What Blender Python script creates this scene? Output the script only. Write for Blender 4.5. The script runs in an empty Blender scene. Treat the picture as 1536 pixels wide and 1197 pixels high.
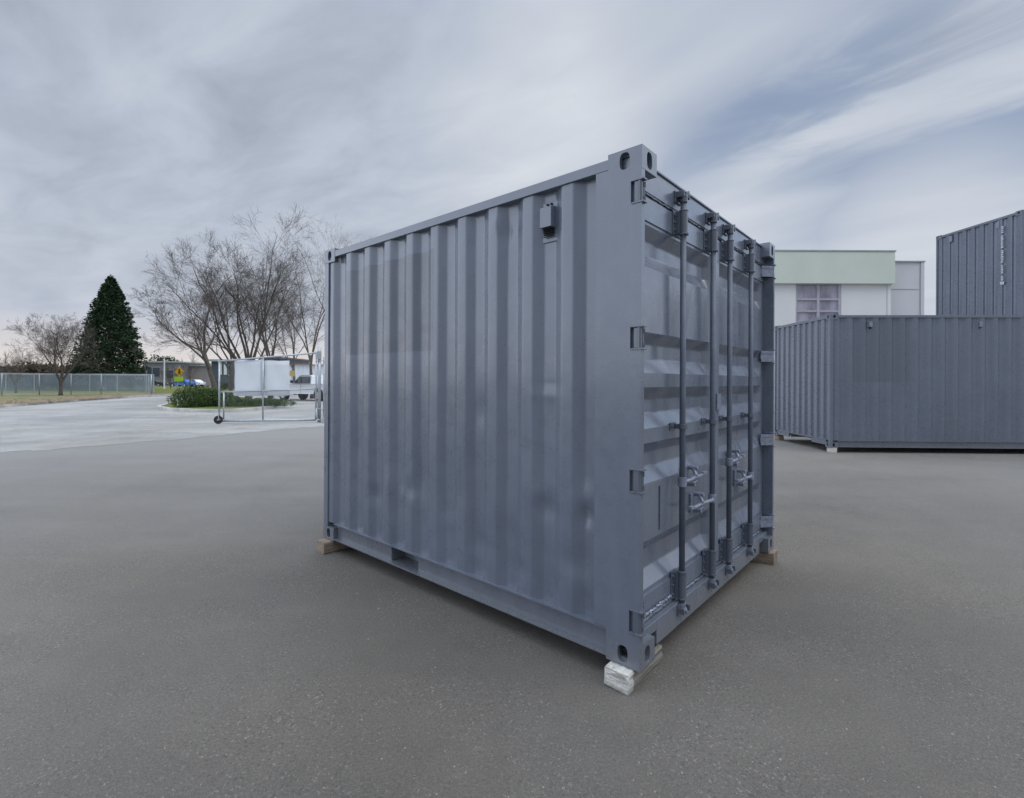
import bpy, math, random
from mathutils import Vector, Matrix, noise as mn
R = math.radians
sc = bpy.context.scene
COL = sc.collection

# ------------------------------------------------------------------ camera, sky, sun, exposure
FPX, HOR, ROLL, CAMH = 744.8, 570.8, -0.0045, 1.53
cd = bpy.data.cameras.new("camera"); cam = bpy.data.objects.new("camera", cd); COL.objects.link(cam)
cd.sensor_width = 36; cd.lens = FPX/1536*36; cd.shift_y = (HOR-598.5)/1536
cd.clip_start = 0.05; cd.clip_end = 4000
cam.matrix_world = Matrix.Translation((0, 0, CAMH)) @ Matrix.Rotation(R(90), 4, 'X') @ Matrix.Rotation(-ROLL, 4, 'Z')
sc.camera = cam
sc.view_settings.view_transform = 'Standard'; sc.view_settings.look = 'None'
sc.view_settings.exposure = 0.0; sc.view_settings.gamma = 1.0
SUN_EL, SUN_AZ = 52.0, 108.0           # azimuth clockwise from +Y
sd = bpy.data.lights.new("sun", 'SUN'); sun = bpy.data.objects.new("sun", sd); COL.objects.link(sun)
sd.energy = 0.75; sd.angle = R(30); sd.color = (1.0, 0.93, 0.84)
sv = Vector((math.sin(R(SUN_AZ))*math.cos(R(SUN_EL)), math.cos(R(SUN_AZ))*math.cos(R(SUN_EL)), math.sin(R(SUN_EL))))
sun.rotation_euler = sv.to_track_quat('Z', 'Y').to_euler()

def unp(px, py):
    u, v = px-768, py-HOR
    return (u + ROLL*v)/FPX, (v - ROLL*u)/FPX
def at(px, depth):                      # ground x at a pixel column and a depth
    return (px-768)/FPX*depth
def gz(px, py, depth):                  # height of a pixel at a depth
    return CAMH - unp(px, py)[1]*depth

world = bpy.data.worlds.new("World"); sc.world = world; world.use_nodes = True
nt = world.node_tree; N = nt.nodes; Lk = nt.links
for n in list(N): N.remove(n)
def nd(t, **k):
    n = N.new(t)
    for a, b in k.items(): setattr(n, a, b)
    return n
def mathn(op, a, b=None, c=None, clamp=False):
    n = nd('ShaderNodeMath', operation=op); n.use_clamp = clamp
    for i, v in enumerate((a, b, c)):
        if v is None: continue
        if isinstance(v, (int, float)): n.inputs[i].default_value = v
        else: Lk.new(v, n.inputs[i])
    return n.outputs[0]
def mixc(f, a, b):
    n = nd('ShaderNodeMix', data_type='RGBA')
    if isinstance(f, (int, float)): n.inputs[0].default_value = f
    else: Lk.new(f, n.inputs[0])
    for i, v in ((6, a), (7, b)):
        if isinstance(v, tuple): n.inputs[i].default_value = (*v, 1)
        else: Lk.new(v, n.inputs[i])
    return n.outputs[2]
tc = nd('ShaderNodeTexCoord'); sep = nd('ShaderNodeSeparateXYZ'); Lk.new(tc.outputs['Generated'], sep.inputs[0])
dx, dy, dz = sep.outputs
den = mathn('ADD', mathn('MAXIMUM', dz, 0.0), 0.13)
px_, py_ = mathn('DIVIDE', dx, den), mathn('DIVIDE', dy, den)
def cloud(ang, sa, sb, scale, detail, rough, off, dist=0.0):
    """noise on the cloud layer, drawn out along the compass direction ang (degrees from +X)"""
    ca, s_ = math.cos(R(ang)), math.sin(R(ang))
    al = mathn('ADD', mathn('MULTIPLY', px_, ca*sa), mathn('MULTIPLY', py_, s_*sa))
    ac = mathn('ADD', mathn('MULTIPLY', px_, -s_*sb), mathn('MULTIPLY', py_, ca*sb))
    comb = nd('ShaderNodeCombineXYZ'); Lk.new(al, comb.inputs[0]); Lk.new(ac, comb.inputs[1]); comb.inputs[2].default_value = off
    n = nd('ShaderNodeTexNoise'); n.inputs['Scale'].default_value = scale; n.inputs['Detail'].default_value = detail
    n.inputs['Roughness'].default_value = rough; n.inputs['Distortion'].default_value = dist
    Lk.new(comb.outputs[0], n.inputs['Vector']); return n.outputs[0]
def ss(v, lo, hi):
    n = nd('ShaderNodeMapRange', interpolation_type='SMOOTHSTEP')
    n.inputs['From Min'].default_value = lo; n.inputs['From Max'].default_value = hi
    Lk.new(v, n.inputs[0]); return n.outputs[0]
def lobe(px, py, lo, hi):               # soft bank of cloud or gap round one direction of the sky
    u, v = unp(px, py); d = Vector((u, 1, -v)).normalized()
    n = nd('ShaderNodeVectorMath', operation='DOT_PRODUCT'); n.inputs[1].default_value = d
    Lk.new(tc.outputs['Generated'], n.inputs[0]); return ss(n.outputs['Value'], lo, hi)
sky = nd('ShaderNodeTexSky', sky_type='NISHITA'); sky.sun_disc = False
sky.sun_elevation = R(SUN_EL); sky.sun_rotation = R(SUN_AZ); sky.air_density = 1.0; sky.dust_density = 1.5
skyc = nd('ShaderNodeMix', data_type='RGBA', blend_type='MULTIPLY'); skyc.inputs[0].default_value = 1
Lk.new(sky.outputs[0], skyc.inputs[6]); skyc.inputs[7].default_value = (0.075, 0.075, 0.075, 1)
bluesky = mixc(0.72, skyc.outputs[2], (0.325, 0.405, 0.56))
streak = cloud(128, 0.30, 1.15, 1.0, 3, 0.45, 3.1, 0.5)
bank = cloud(128, 0.6, 0.9, 0.8, 3, 0.5, 7.7, 0.3)
fine = cloud(131, 0.5, 1.7, 1.5, 4, 0.5, 1.3, 0.5)
ac = mathn('SUBTRACT', mathn('MULTIPLY', py_, -0.682), mathn('MULTIPLY', px_, 0.731))     # distance across the cloud streets
wob = mathn('ADD', ac, mathn('MULTIPLY', mathn('SUBTRACT', cloud(131, 0.45, 1.0, 1.6, 4, 0.55, 5.5, 0.6), 0.5), 0.38))
def band(lo0, lo1, hi1, hi0):
    return mathn('MULTIPLY', ss(wob, lo0, lo1), mathn('SUBTRACT', 1.0, ss(wob, hi1, hi0)))
right = ss(dx, 0.36, 0.66)
gap = mathn('MULTIPLY', band(-3.1, -2.7, -2.0, -1.74), right)
grey = mathn('MULTIPLY', band(-1.74, -1.50, -1.44, -1.16), ss(dx, 0.2, 0.40))
street = mathn('MULTIPLY', band(-2.04, -1.70, -1.46, -1.16), mathn('MULTIPLY', ss(dx, 0.22, 0.62), ss(cloud(131, 0.9, 2.6, 1.7, 5, 0.6, 9.1, 0.8), 0.30, 0.62)))
b3 = lobe(1120, 10, 0.955, 0.998)
cov = mathn('ADD', mathn('MULTIPLY', streak, 1.0), mathn('MULTIPLY', bank, 0.6))
for l_, k_ in ((gap, 0.66), (grey, 0.10), (b3, 0.20)): cov = mathn('SUBTRACT', cov, mathn('MULTIPLY', l_, k_))
cov = mathn('ADD', cov, mathn('MULTIPLY', street, 0.34)); cov = ss(cov, 0.22, 0.86)
bright = lobe(930, 215, 0.90, 1.0); w4 = lobe(1400, 400, 0.970, 1.0)
lum = mathn('ADD', mathn('MULTIPLY', fine, 0.42), mathn('MULTIPLY', streak, 0.30))
for l_, k_ in ((bright, 0.34), (street, 0.18), (w4, 0.24)): lum = mathn('ADD', lum, mathn('MULTIPLY', l_, k_))
for l_, k_ in ((bank, 0.22), (grey, 0.10), (b3, 0.10)): lum = mathn('SUBTRACT', lum, mathn('MULTIPLY', l_, k_))
puff = cloud(150, 1.0, 1.9, 2.1, 5, 0.55, 21.0, 0.4); left = mathn('SUBTRACT', 1.0, ss(dx, -0.25, 0.35))
lum = mathn('ADD', lum, mathn('MULTIPLY', mathn('SUBTRACT', puff, 0.52), mathn('ADD', mathn('MULTIPLY', left, 0.55), 0.25)))
lum = mathn('ADD', lum, 0.09)
rmp = nd('ShaderNodeValToRGB'); Lk.new(lum, rmp.inputs[0])
el = rmp.color_ramp.elements
el[0].position = 0.10; el[0].color = (0.365, 0.41, 0.49, 1); el[1].position = 0.92; el[1].color = (0.74, 0.77, 0.82, 1)
e = el.new(0.36); e.color = (0.49, 0.545, 0.64, 1)
cov = mathn('MAXIMUM', cov, w4)
c = mixc(cov, bluesky, rmp.outputs[0])
hz = mathn('SUBTRACT', 1.0, ss(dz, 0.0, 0.36)); c = mixc(mathn('MULTIPLY', hz, 0.5), c, (0.60, 0.63, 0.71))
hz2 = mathn('SUBTRACT', 1.0, ss(dz, 0.0, 0.12)); warm = lobe(80, 560, 0.55, 1.0)
c = mixc(mathn('MULTIPLY', mathn('MULTIPLY', hz2, warm), 0.8), c, (0.88, 0.79, 0.73))
glow = lobe(452, 545, 0.99997, 0.999995); c = mixc(mathn('MULTIPLY', glow, 0.9), c, (1.0, 0.45, 0.2))
# sky out of view boosted left, right, behind and overhead, added as fill light
def dlobe(v, lo, hi):
    n = nd('ShaderNodeVectorMath', operation='DOT_PRODUCT'); n.inputs[1].default_value = Vector(v).normalized()
    Lk.new(tc.outputs['Generated'], n.inputs[0]); return ss(n.outputs['Value'], lo, hi)
back = mathn('ADD', 1.0, mathn('MULTIPLY', dlobe((-0.985, -0.14, 0.16), 0.66, 0.97), 2.3))
back = mathn('ADD', back, mathn('MULTIPLY', dlobe((0.92, 0.28, 0.33), 0.90, 0.985), 1.3))
back = mathn('ADD', back, mathn('MULTIPLY', ss(mathn('MULTIPLY', dy, -1.0), 0.0, 0.8), 0.10))
back = mathn('ADD', back, mathn('MULTIPLY', ss(dz, 0.60, 0.88), 3.1))
bg = nd('ShaderNodeBackground'); Lk.new(c, bg.inputs[0]); Lk.new(back, bg.inputs[1])
wo = nd('ShaderNodeOutputWorld'); Lk.new(bg.outputs[0], wo.inputs[0])

# ------------------------------------------------------------------ materials
def srgb(r, g, b):
    f = lambda v: ((v/255+0.055)/1.055)**2.4 if v > 10 else v/3294.6
    return (f(r), f(g), f(b))
def mat(name, col, rough=0.6, metal=0.0, var=0.12, scale=3.0, bump=0.0, bscale=60.0, spec=0.5, col2=None, detail=5):
    m = bpy.data.materials.new(name); m.use_nodes = True; t = m.node_tree; p = t.nodes['Principled BSDF']
    p.inputs['Roughness'].default_value = rough; p.inputs['Metallic'].default_value = metal
    p.inputs['Specular IOR Level'].default_value = spec
    co = t.nodes.new('ShaderNodeTexCoord')
    n = t.nodes.new('ShaderNodeTexNoise'); n.inputs['Scale'].default_value = scale; n.inputs['Detail'].default_value = detail
    t.links.new(co.outputs['Object'], n.inputs['Vector'])
    r = t.nodes.new('ShaderNodeValToRGB'); r.color_ramp.elements[0].position = 0.3; r.color_ramp.elements[1].position = 0.7
    c2 = col2 or tuple(min(1, v*(1+var)) for v in col); c1 = col if col2 else tuple(v*(1-var) for v in col)
    r.color_ramp.elements[0].color = (*c1, 1); r.color_ramp.elements[1].color = (*c2, 1)
    t.links.new(n.outputs[0], r.inputs[0]); t.links.new(r.outputs[0], p.inputs['Base Color'])
    if bump:
        b = t.nodes.new('ShaderNodeBump'); b.inputs['Strength'].default_value = bump; b.inputs['Distance'].default_value = 0.01
        n2 = t.nodes.new('ShaderNodeTexNoise'); n2.inputs['Scale'].default_value = bscale; n2.inputs['Detail'].default_value = 4
        t.links.new(co.outputs['Object'], n2.inputs['Vector']); t.links.new(n2.outputs[0], b.inputs['Height'])
        t.links.new(b.outputs[0], p.inputs['Normal'])
    return m

class G:                                 # small node-graph helper
    def __init__(s, name):
        s.m = bpy.data.materials.new(name); s.m.use_nodes = True; s.t = s.m.node_tree
        s.p = s.t.nodes['Principled BSDF']; s.co = s.t.nodes.new('ShaderNodeTexCoord').outputs['Object']
    def noise(s, scale, detail=3, rough=0.5, vec=None, dist=0):
        n = s.t.nodes.new('ShaderNodeTexNoise'); n.inputs['Scale'].default_value = scale
        n.inputs['Detail'].default_value = detail; n.inputs['Roughness'].default_value = rough; n.inputs['Distortion'].default_value = dist
        s.t.links.new(vec or s.co, n.inputs['Vector']); return n.outputs[0]
    def voro(s, scale, out='Color', feat='F1', vec=None):
        n = s.t.nodes.new('ShaderNodeTexVoronoi'); n.feature = feat; n.inputs['Scale'].default_value = scale
        s.t.links.new(vec or s.co, n.inputs['Vector']); return n.outputs[out]
    def mapv(s, sc_, rot=(0, 0, 0), loc=(0, 0, 0)):
        n = s.t.nodes.new('ShaderNodeMapping'); n.inputs['Scale'].default_value = sc_; n.inputs['Rotation'].default_value = rot
        n.inputs['Location'].default_value = loc
        s.t.links.new(s.co, n.inputs['Vector']); return n.outputs[0]
    def M(s, op, a, b=None, clamp=False):
        n = s.t.nodes.new('ShaderNodeMath'); n.operation = op; n.use_clamp = clamp
        for i, v in enumerate((a, b)):
            if v is None: continue
            if isinstance(v, (int, float)): n.inputs[i].default_value = v
            else: s.t.links.new(v, n.inputs[i])
        return n.outputs[0]
    def rng(s, v, a, b, c=0, d=1):
        n = s.t.nodes.new('ShaderNodeMapRange')
        for k, x in zip(('From Min', 'From Max', 'To Min', 'To Max'), (a, b, c, d)): n.inputs[k].default_value = x
        s.t.links.new(v, n.inputs[0]); return n.outputs[0]
    def mix(s, f, a, b, blend='MIX'):
        n = s.t.nodes.new('ShaderNodeMix'); n.data_type = 'RGBA'; n.blend_type = blend
        for i, v in ((0, f), (6, a), (7, b)):
            if isinstance(v, (int, float)): n.inputs[i].default_value = v
            elif isinstance(v, tuple): n.inputs[i].default_value = (*v, 1)
            else: s.t.links.new(v, n.inputs[i])
        return n.outputs[2]
    def sep(s, v=None):
        n = s.t.nodes.new('ShaderNodeSeparateXYZ'); s.t.links.new(v or s.co, n.inputs[0]); return n.outputs
    def bump(s, h, st, dist=0.01):
        n = s.t.nodes.new('ShaderNodeBump'); n.inputs['Strength'].default_value = st; n.inputs['Distance'].default_value = dist
        s.t.links.new(h, n.inputs['Height']); s.t.links.new(n.outputs[0], s.p.inputs['Normal'])
    def fin(s, col, rough, spec=0.5):
        if isinstance(col, tuple): s.p.inputs['Base Color'].default_value = (*col, 1)
        else: s.t.links.new(col, s.p.inputs['Base Color'])
        if isinstance(rough, (int, float)): s.p.inputs['Roughness'].default_value = rough
        else: s.t.links.new(rough, s.p.inputs['Roughness'])
        s.p.inputs['Specular IOR Level'].default_value = spec
        return s.m

PAINT = (0.111, 0.132, 0.174)
def paint(name, k=1.0, patch=None, pk=0.66):
    g = G(name)
    a = g.noise(1.1, 4); b = g.noise(9, 5, 0.6); st = g.noise(4.0, 5, 0.6, g.mapv((3, 3, 0.25)))
    f = g.M('ADD', g.M('MULTIPLY', a, 0.45), g.M('ADD', g.M('MULTIPLY', b, 0.2), g.M('MULTIPLY', st, 0.35)))
    P1 = tuple(v*k*0.87 for v in PAINT); P2 = tuple(v*k*1.13 for v in (PAINT[0]*1.01, PAINT[1], PAINT[2]*0.98))
    c = g.mix(g.rng(f, 0.36, 0.64), P1, P2)
    # chalky scuffs and small chips
    sc1 = g.M('GREATER_THAN', g.noise(26, 6, 0.75), 0.765)
    c = g.mix(g.M('MULTIPLY', sc1, 0.35), c, (0.34, 0.37, 0.42))
    sp = g.M('MULTIPLY', g.M('GREATER_THAN', g.noise(55, 3, 0.6), 0.80), 0.5)
    c = g.mix(sp, c, (0.10, 0.065, 0.045))
    zz_ = g.M('ADD', g.sep()[2], g.M('MULTIPLY', g.noise(14, 4, .7), -.16))                          # splashed dust near the ground
    c = g.mix(g.rng(zz_, -.06, .12, .38, 0), c, (0.165, 0.158, 0.148))
    if patch:
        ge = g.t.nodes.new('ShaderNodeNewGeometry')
        c = g.mix(g.rng(ge.outputs['Pointiness'], 0.515, 0.60, 0, 0.55), c, (0.30, 0.33, 0.40))      # bright ridge highlight put into the paint colour
        o = g.sep(); m = None
        for i, (lo, hi) in patch.items():
            q = g.M('MULTIPLY', g.M('GREATER_THAN', o[i], lo), g.M('LESS_THAN', o[i], hi))
            m = q if m is None else g.M('MULTIPLY', m, q)
        c = g.mix(m, c, tuple(v*pk for v in PAINT))
    g.bump(g.M('ADD', g.M('MULTIPLY', g.noise(140, 2), .5), g.M('MULTIPLY', g.noise(7, 3), 2.5)), 0.22, 0.004)
    g.p.inputs['Coat Weight'].default_value = 0.45; g.p.inputs['Coat Roughness'].default_value = 0.16
    return g.fin(c, g.rng(b, 0.3, 0.7, 0.22, 0.38), 0.65)
M = {}
M['paint'] = paint('grey_blue_container_paint')
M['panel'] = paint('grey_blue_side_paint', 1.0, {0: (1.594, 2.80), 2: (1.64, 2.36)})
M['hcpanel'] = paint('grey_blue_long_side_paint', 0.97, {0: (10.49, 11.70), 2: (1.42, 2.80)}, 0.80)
M['door'] = paint('grey_blue_door_paint', 1.12)
M['hard'] = paint('grey_blue_hardware_paint', 0.74)
M['rod'] = mat('matte_rod_paint', tuple(v*.90 for v in PAINT), .5, 0, .15, 8, .2, 80)
M['lite'] = mat('worn_grey_paint', (0.21, 0.235, 0.30), 0.35, 0.2, 0.25, 40)
M['rubber'] = mat('black_rubber', (0.02, 0.02, 0.023), 0.75)
M['dark'] = mat('dark_void', (0.012, 0.013, 0.016), 0.9)
M['galv'] = mat('galvanised_steel', (0.42, 0.45, 0.48), 0.42, 0.6, 0.15, 12)
M['white'] = mat('white_sheet', (0.74, 0.78, 0.83), 0.5, 0, 0.03, 2)
M['concrete'] = mat('pale_concrete', (0.42, 0.41, 0.38), 0.9, 0, 0.18, 3, 0.3, 60)
M['kerb'] = mat('kerb_concrete', (0.50, 0.49, 0.46), 0.9, 0, 0.25, 2, 0.3, 40)
def woodm(name, a, b, ax=1, rings=False):
    g = G(name); v = [16, 16, 26]; v[ax] = 0.8
    o = g.noise(5, 4, 0.6, g.mapv(tuple(v))); n = g.noise(24, 5, 0.75); d = g.rng(g.noise(5, 4), .45, .65)
    g.bump(g.M('ADD', g.M('MULTIPLY', o, 1.5), n), 0.7, 0.006)
    c = g.mix(g.rng(g.M('ADD', g.M('MULTIPLY', o, 0.65), g.M('MULTIPLY', n, 0.35)), 0.36, 0.64), a, b)
    c = g.mix(g.M('MULTIPLY', d, .4), c, g.mix(1.0, c, (.62, .58, .52), 'MULTIPLY'))       # grime
    if rings:                                                     # painted on the sawn end only
        yv = g.M('ADD', g.sep()[1], g.M('MULTIPLY', g.noise(30, 3), .03))
        rdg = g.noise(3, 3, .6, g.mapv((3, 3, 30)))
        c = g.mix(g.rng(rdg, .42, .55, .55, 0), c, (.25, .235, .20))
        c = g.mix(g.rng(yv, .012, .026, 0, 1), g.mix(g.rng(o, .35, .65), (.13, .12, .10), (.29, .275, .245)), c)
    z = g.sep()[2]; c = g.mix(g.rng(g.M('ADD', z, g.M('MULTIPLY', n, .05)), .05, .025, 0, .5), c, (.16, .14, .12))   # dull brown towards the bottom
    return g.fin(c, 0.9, 0.15)
M['whitewood'] = woodm('white_painted_timber', (0.44, 0.43, 0.38), (0.80, 0.785, 0.74))
M['brownwood'] = woodm('bare_brown_timber', (0.17, 0.13, 0.095), (0.40, 0.32, 0.25))
M['greywood'] = woodm('weathered_timber', (0.10, 0.085, 0.07), (0.24, 0.21, 0.17), 0)
M['sidewood'] = woodm('bare_timber_along', (0.17, 0.13, 0.095), (0.38, 0.31, 0.24), 0)
def asphalt(name, base, warm=0.03, patchy=1.0, far_sheen=None):
    g = G(name)
    wn = g.t.nodes.new('ShaderNodeTexNoise'); wn.inputs['Scale'].default_value = 70; wn.inputs['Detail'].default_value = 3; g.t.links.new(g.co, wn.inputs['Vector'])
    wa = g.t.nodes.new('ShaderNodeVectorMath'); wa.operation = 'MULTIPLY_ADD'; wa.inputs[1].default_value = (.022, .022, .022)
    g.t.links.new(wn.outputs['Color'], wa.inputs[0]); g.t.links.new(g.co, wa.inputs[2]); wv = wa.outputs[0]
    big = g.noise(0.22, 5, 0.6); mid = g.noise(1.1, 6, 0.65); sm = g.noise(9, 5, 0.7)
    strk = g.noise(1.0, 5, 0.6, g.mapv((0.16, 1.1, 1), (0, 0, R(-42))))
    cell = g.sep(g.voro(170, vec=wv))[0]; grit = g.noise(210, 4, 0.8); g2 = g.noise(75, 4, 0.75)
    f = g.M('MULTIPLY', g.rng(big, 0.40, 0.60), 0.36*patchy)
    for n_, lo_, hi_, k_ in ((mid, .34, .66, .20*patchy), (strk, .36, .64, .16*patchy), (sm, .32, .68, .13), (g2, .3, .7, .17), (grit, .3, .7, .22)):
        f = g.M('ADD', f, g.M('MULTIPLY', g.rng(n_, lo_, hi_), k_))
    f = g.M('ADD', f, g.M('MULTIPLY', cell, 0.15))
    lo = tuple(v*0.56 for v in base); hi = tuple(v*1.42 for v in base)
    c = g.mix(g.M('MULTIPLY', f, 0.80), lo, hi)
    for n_, a_, b_, k0, k1 in ((grit, .36, .64, .66, 1.36), (g2, .36, .64, .84, 1.16)):
        k_ = g.rng(n_, a_, b_, k0, k1); cx = g.t.nodes.new('ShaderNodeCombineXYZ')
        for i in range(3): g.t.links.new(k_, cx.inputs[i])
        c = g.mix(1.0, c, cx.outputs[0], 'MULTIPLY')
    zone = g.rng(g.noise(1.6, 4), .38, .58)                       # grit shows only where the binder has worn off
    chunk = g.sep(g.voro(130, vec=wv))[1]
    c = g.mix(g.M('MULTIPLY', g.M('GREATER_THAN', chunk, 0.955), g.M('MULTIPLY', zone, .40)), c, (0.42, 0.40, 0.37))
    c = g.mix(g.M('MULTIPLY', g.M('GREATER_THAN', g.sep(g.voro(105, vec=wv))[2], 0.92), g.M('MULTIPLY', zone, .55)), c, (0.075, 0.07, 0.065))
    tint = g.rng(g.noise(0.35, 3), 0.35, 0.65)
    c = g.mix(g.M('MULTIPLY', tint, 0.7), c, g.mix(1.0, c, (0.93, 0.98, 1.08), 'MULTIPLY'))
    stain = g.rng(g.noise(0.55, 3, .5, dist=.8), 0.60, 0.70); c = g.mix(g.M('MULTIPLY', stain, .30), c, g.mix(1.0, c, (0.62, 0.62, 0.64), 'MULTIPLY'))
    if far_sheen:                                                       # sky sheen put into the colour, paler to the far left and right
        o = g.sep(); d_ = g.M('ADD', g.M('MULTIPLY', o[0], -0.62), g.M('MULTIPLY', o[1], 0.55))
        d_ = g.M('ADD', d_, g.M('MULTIPLY', g.M('SUBTRACT', mid, .5), 6.0)); d_ = g.M('ADD', d_, g.M('MULTIPLY', g.M('SUBTRACT', strk, .5), 5.0))
        c = g.mix(g.rng(d_, 3.0, 12.0, 0, .75), c, (0.27, 0.265, 0.255))
        e_ = g.M('ADD', g.M('MULTIPLY', o[0], .34), g.M('MULTIPLY', o[1], .10)); e_ = g.M('ADD', e_, g.M('MULTIPLY', g.M('SUBTRACT', mid, .5), 2.5))
        c = g.mix(g.rng(e_, 1.4, 3.6, 0, .5), c, (0.24, 0.232, 0.218))
    else:
        j = g.M('LESS_THAN', g.M('ABSOLUTE', g.M('SUBTRACT', g.noise(.55, 5, .6), .5)), .0035); c = g.mix(g.M('MULTIPLY', j, .5), c, (.10, .10, .10))
    g.bump(g.M('ADD', g.M('MULTIPLY', grit, 0.9), g.M('ADD', g.M('MULTIPLY', cell, 0.5), g.M('MULTIPLY', g2, 1.2))), 0.9, 0.009)
    return g.fin(c, g.rng(mid, 0.3, 0.7, 0.58, 0.84), 0.5)
M['yard'] = asphalt('yard_asphalt', (0.168, 0.150, 0.124), far_sheen=True)
M['road'] = asphalt('worn_pale_asphalt', (0.285, 0.275, 0.25), patchy=1.6)
M['grass'] = mat('short_green_grass', (0.10, 0.125, 0.035), 0.95, 0, 0.3, 1.2, 0.5, 20, 0.1, (0.17, 0.175, 0.06))
M['verge'] = mat('dry_leafy_verge', (0.12, 0.14, 0.055), 0.95, 0, 0.3, 1.1, 0.5, 20, 0.1, (0.25, 0.21, 0.13))
M['earth'] = mat('far_ground', (0.12, 0.12, 0.085), 0.95, 0, 0.25, 0.2)
M['bark'] = mat('grey_bark', (0.115, 0.102, 0.088), 0.9, 0, 0.3, 9, 0.5, 40, 0.2)
M['twig'] = mat('brown_twigs', (0.115, 0.10, 0.09), 0.9, 0, 0.25, 3, 0, 60, 0.1)
M['palebark'] = mat('pale_bark', (0.21, 0.19, 0.175), 0.9, 0, 0.25, 3, 0, 60, 0.1)
M['needle'] = mat('dark_conifer_needles', (0.017, 0.033, 0.018), 0.8, 0, 0.4, 1.2, 0, 60, 0.15, (0.045, 0.080, 0.040))
M['leaf'] = mat('hedge_leaves', (0.018, 0.040, 0.010), 0.65, 0, 0.4, 2.5, 0, 60, 0.3, (0.075, 0.125, 0.028))
M['brush'] = mat('brown_brush', (0.055, 0.048, 0.035), 0.95, 0, 0.4, 0.6, 0, 60, 0.1, (0.13, 0.105, 0.08))

# ------------------------------------------------------------------ mesh helpers
class MB:
    def __init__(s): s.v = []; s.f = []; s.sm = False
    def add(s, vs, fs):
        o = len(s.v); s.v += [tuple(v) for v in vs]; s.f += [tuple(i+o for i in f) for f in fs]; return s
    def box(s, x0, x1, y0, y1, z0, z1):
        return s.add([(x0, y0, z0), (x1, y0, z0), (x1, y1, z0), (x0, y1, z0), (x0, y0, z1), (x1, y0, z1), (x1, y1, z1), (x0, y1, z1)],
                     [(0, 3, 2, 1), (4, 5, 6, 7), (0, 1, 5, 4), (1, 2, 6, 5), (2, 3, 7, 6), (3, 0, 4, 7)])
    def prism(s, poly, z0, z1, axis='z'):       # poly CCW list of 2-tuples
        n = len(poly)
        f = {'z': lambda a, b, c: (a, b, c), 'y': lambda a, b, c: (a, c, b), 'x': lambda a, b, c: (c, a, b)}[axis]
        vs = [f(a, b, z0) for a, b in poly] + [f(a, b, z1) for a, b in poly]
        return s.add(vs, [tuple(range(n-1, -1, -1)), tuple(range(n, 2*n))] + [(i, (i+1) % n, n+(i+1) % n, n+i) for i in range(n)])
    def tube(s, pts, rad, n=8, cap=True):
        pts = [Vector(p) for p in pts]; rs = rad if isinstance(rad, (list, tuple)) else [rad]*len(pts)
        vs = []; fs = []; a = None
        for i, p in enumerate(pts):
            d = (pts[min(i+1, len(pts)-1)]-pts[max(i-1, 0)]).normalized()
            if a is None: a = d.orthogonal().normalized()
            a = (a-d*a.dot(d)).normalized(); b = d.cross(a)
            vs += [p+(a*math.cos(2*math.pi*k/n)+b*math.sin(2*math.pi*k/n))*rs[i] for k in range(n)]
        for i in range(len(pts)-1):
            for k in range(n): fs.append((i*n+k, i*n+(k+1) % n, (i+1)*n+(k+1) % n, (i+1)*n+k))
        if cap: fs.append(tuple(range(n-1, -1, -1))); fs.append(tuple(range((len(pts)-1)*n, len(pts)*n)))
        return s.add(vs, fs)
    def cyl(s, c, ax, h, r, n=16):
        c = Vector(c); d = Vector(ax).normalized()*h/2; return s.tube([c-d, c+d], r, n)
    def grid(s, nu, nv, fn):
        vs = [fn(i, j) for i in range(nu) for j in range(nv)]
        return s.add(vs, [(i*nv+j, (i+1)*nv+j, (i+1)*nv+j+1, i*nv+j+1) for i in range(nu-1) for j in range(nv-1)])
    def build(s, name, m, parent=None, bevel=0, smooth=False):
        me = bpy.data.meshes.new(name); me.from_pydata(s.v, [], s.f); me.materials.append(m); me.update()
        o = bpy.data.objects.new(name, me); COL.objects.link(o)
        if parent: o.parent = parent
        if smooth:
            for p in me.polygons: p.use_smooth = True
        if bevel:
            b = o.modifiers.new('bevel', 'BEVEL'); b.width = bevel; b.segments = 2; b.limit_method = 'ANGLE'; b.angle_limit = R(40)
            b.harden_normals = False
        return o
def tag(o, label=None, cat=None, group=None, kind=None):
    if label: o['label'] = label
    if cat: o['category'] = cat
    if group: o['group'] = group
    if kind: o['kind'] = kind
    return o
def thing(name, label, cat, loc=(0, 0, 0), rz=0, group=None):
    o = bpy.data.objects.new(name, None); COL.objects.link(o); o.location = loc; o.rotation_euler = (0, 0, rz)
    o.empty_display_size = 0.3
    return tag(o, label, cat, group)
def copy_tree(o, parent=None):
    c_ = o.copy(); COL.objects.link(c_); c_.parent = parent
    for ch in list(o.children): copy_tree(ch, c_)
    return c_
def lerp(a, b, t): return a+(b-a)*t
def sstep(x, a, b):
    t = max(0, min(1, (x-a)/(b-a))); return t*t*(3-2*t)

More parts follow.
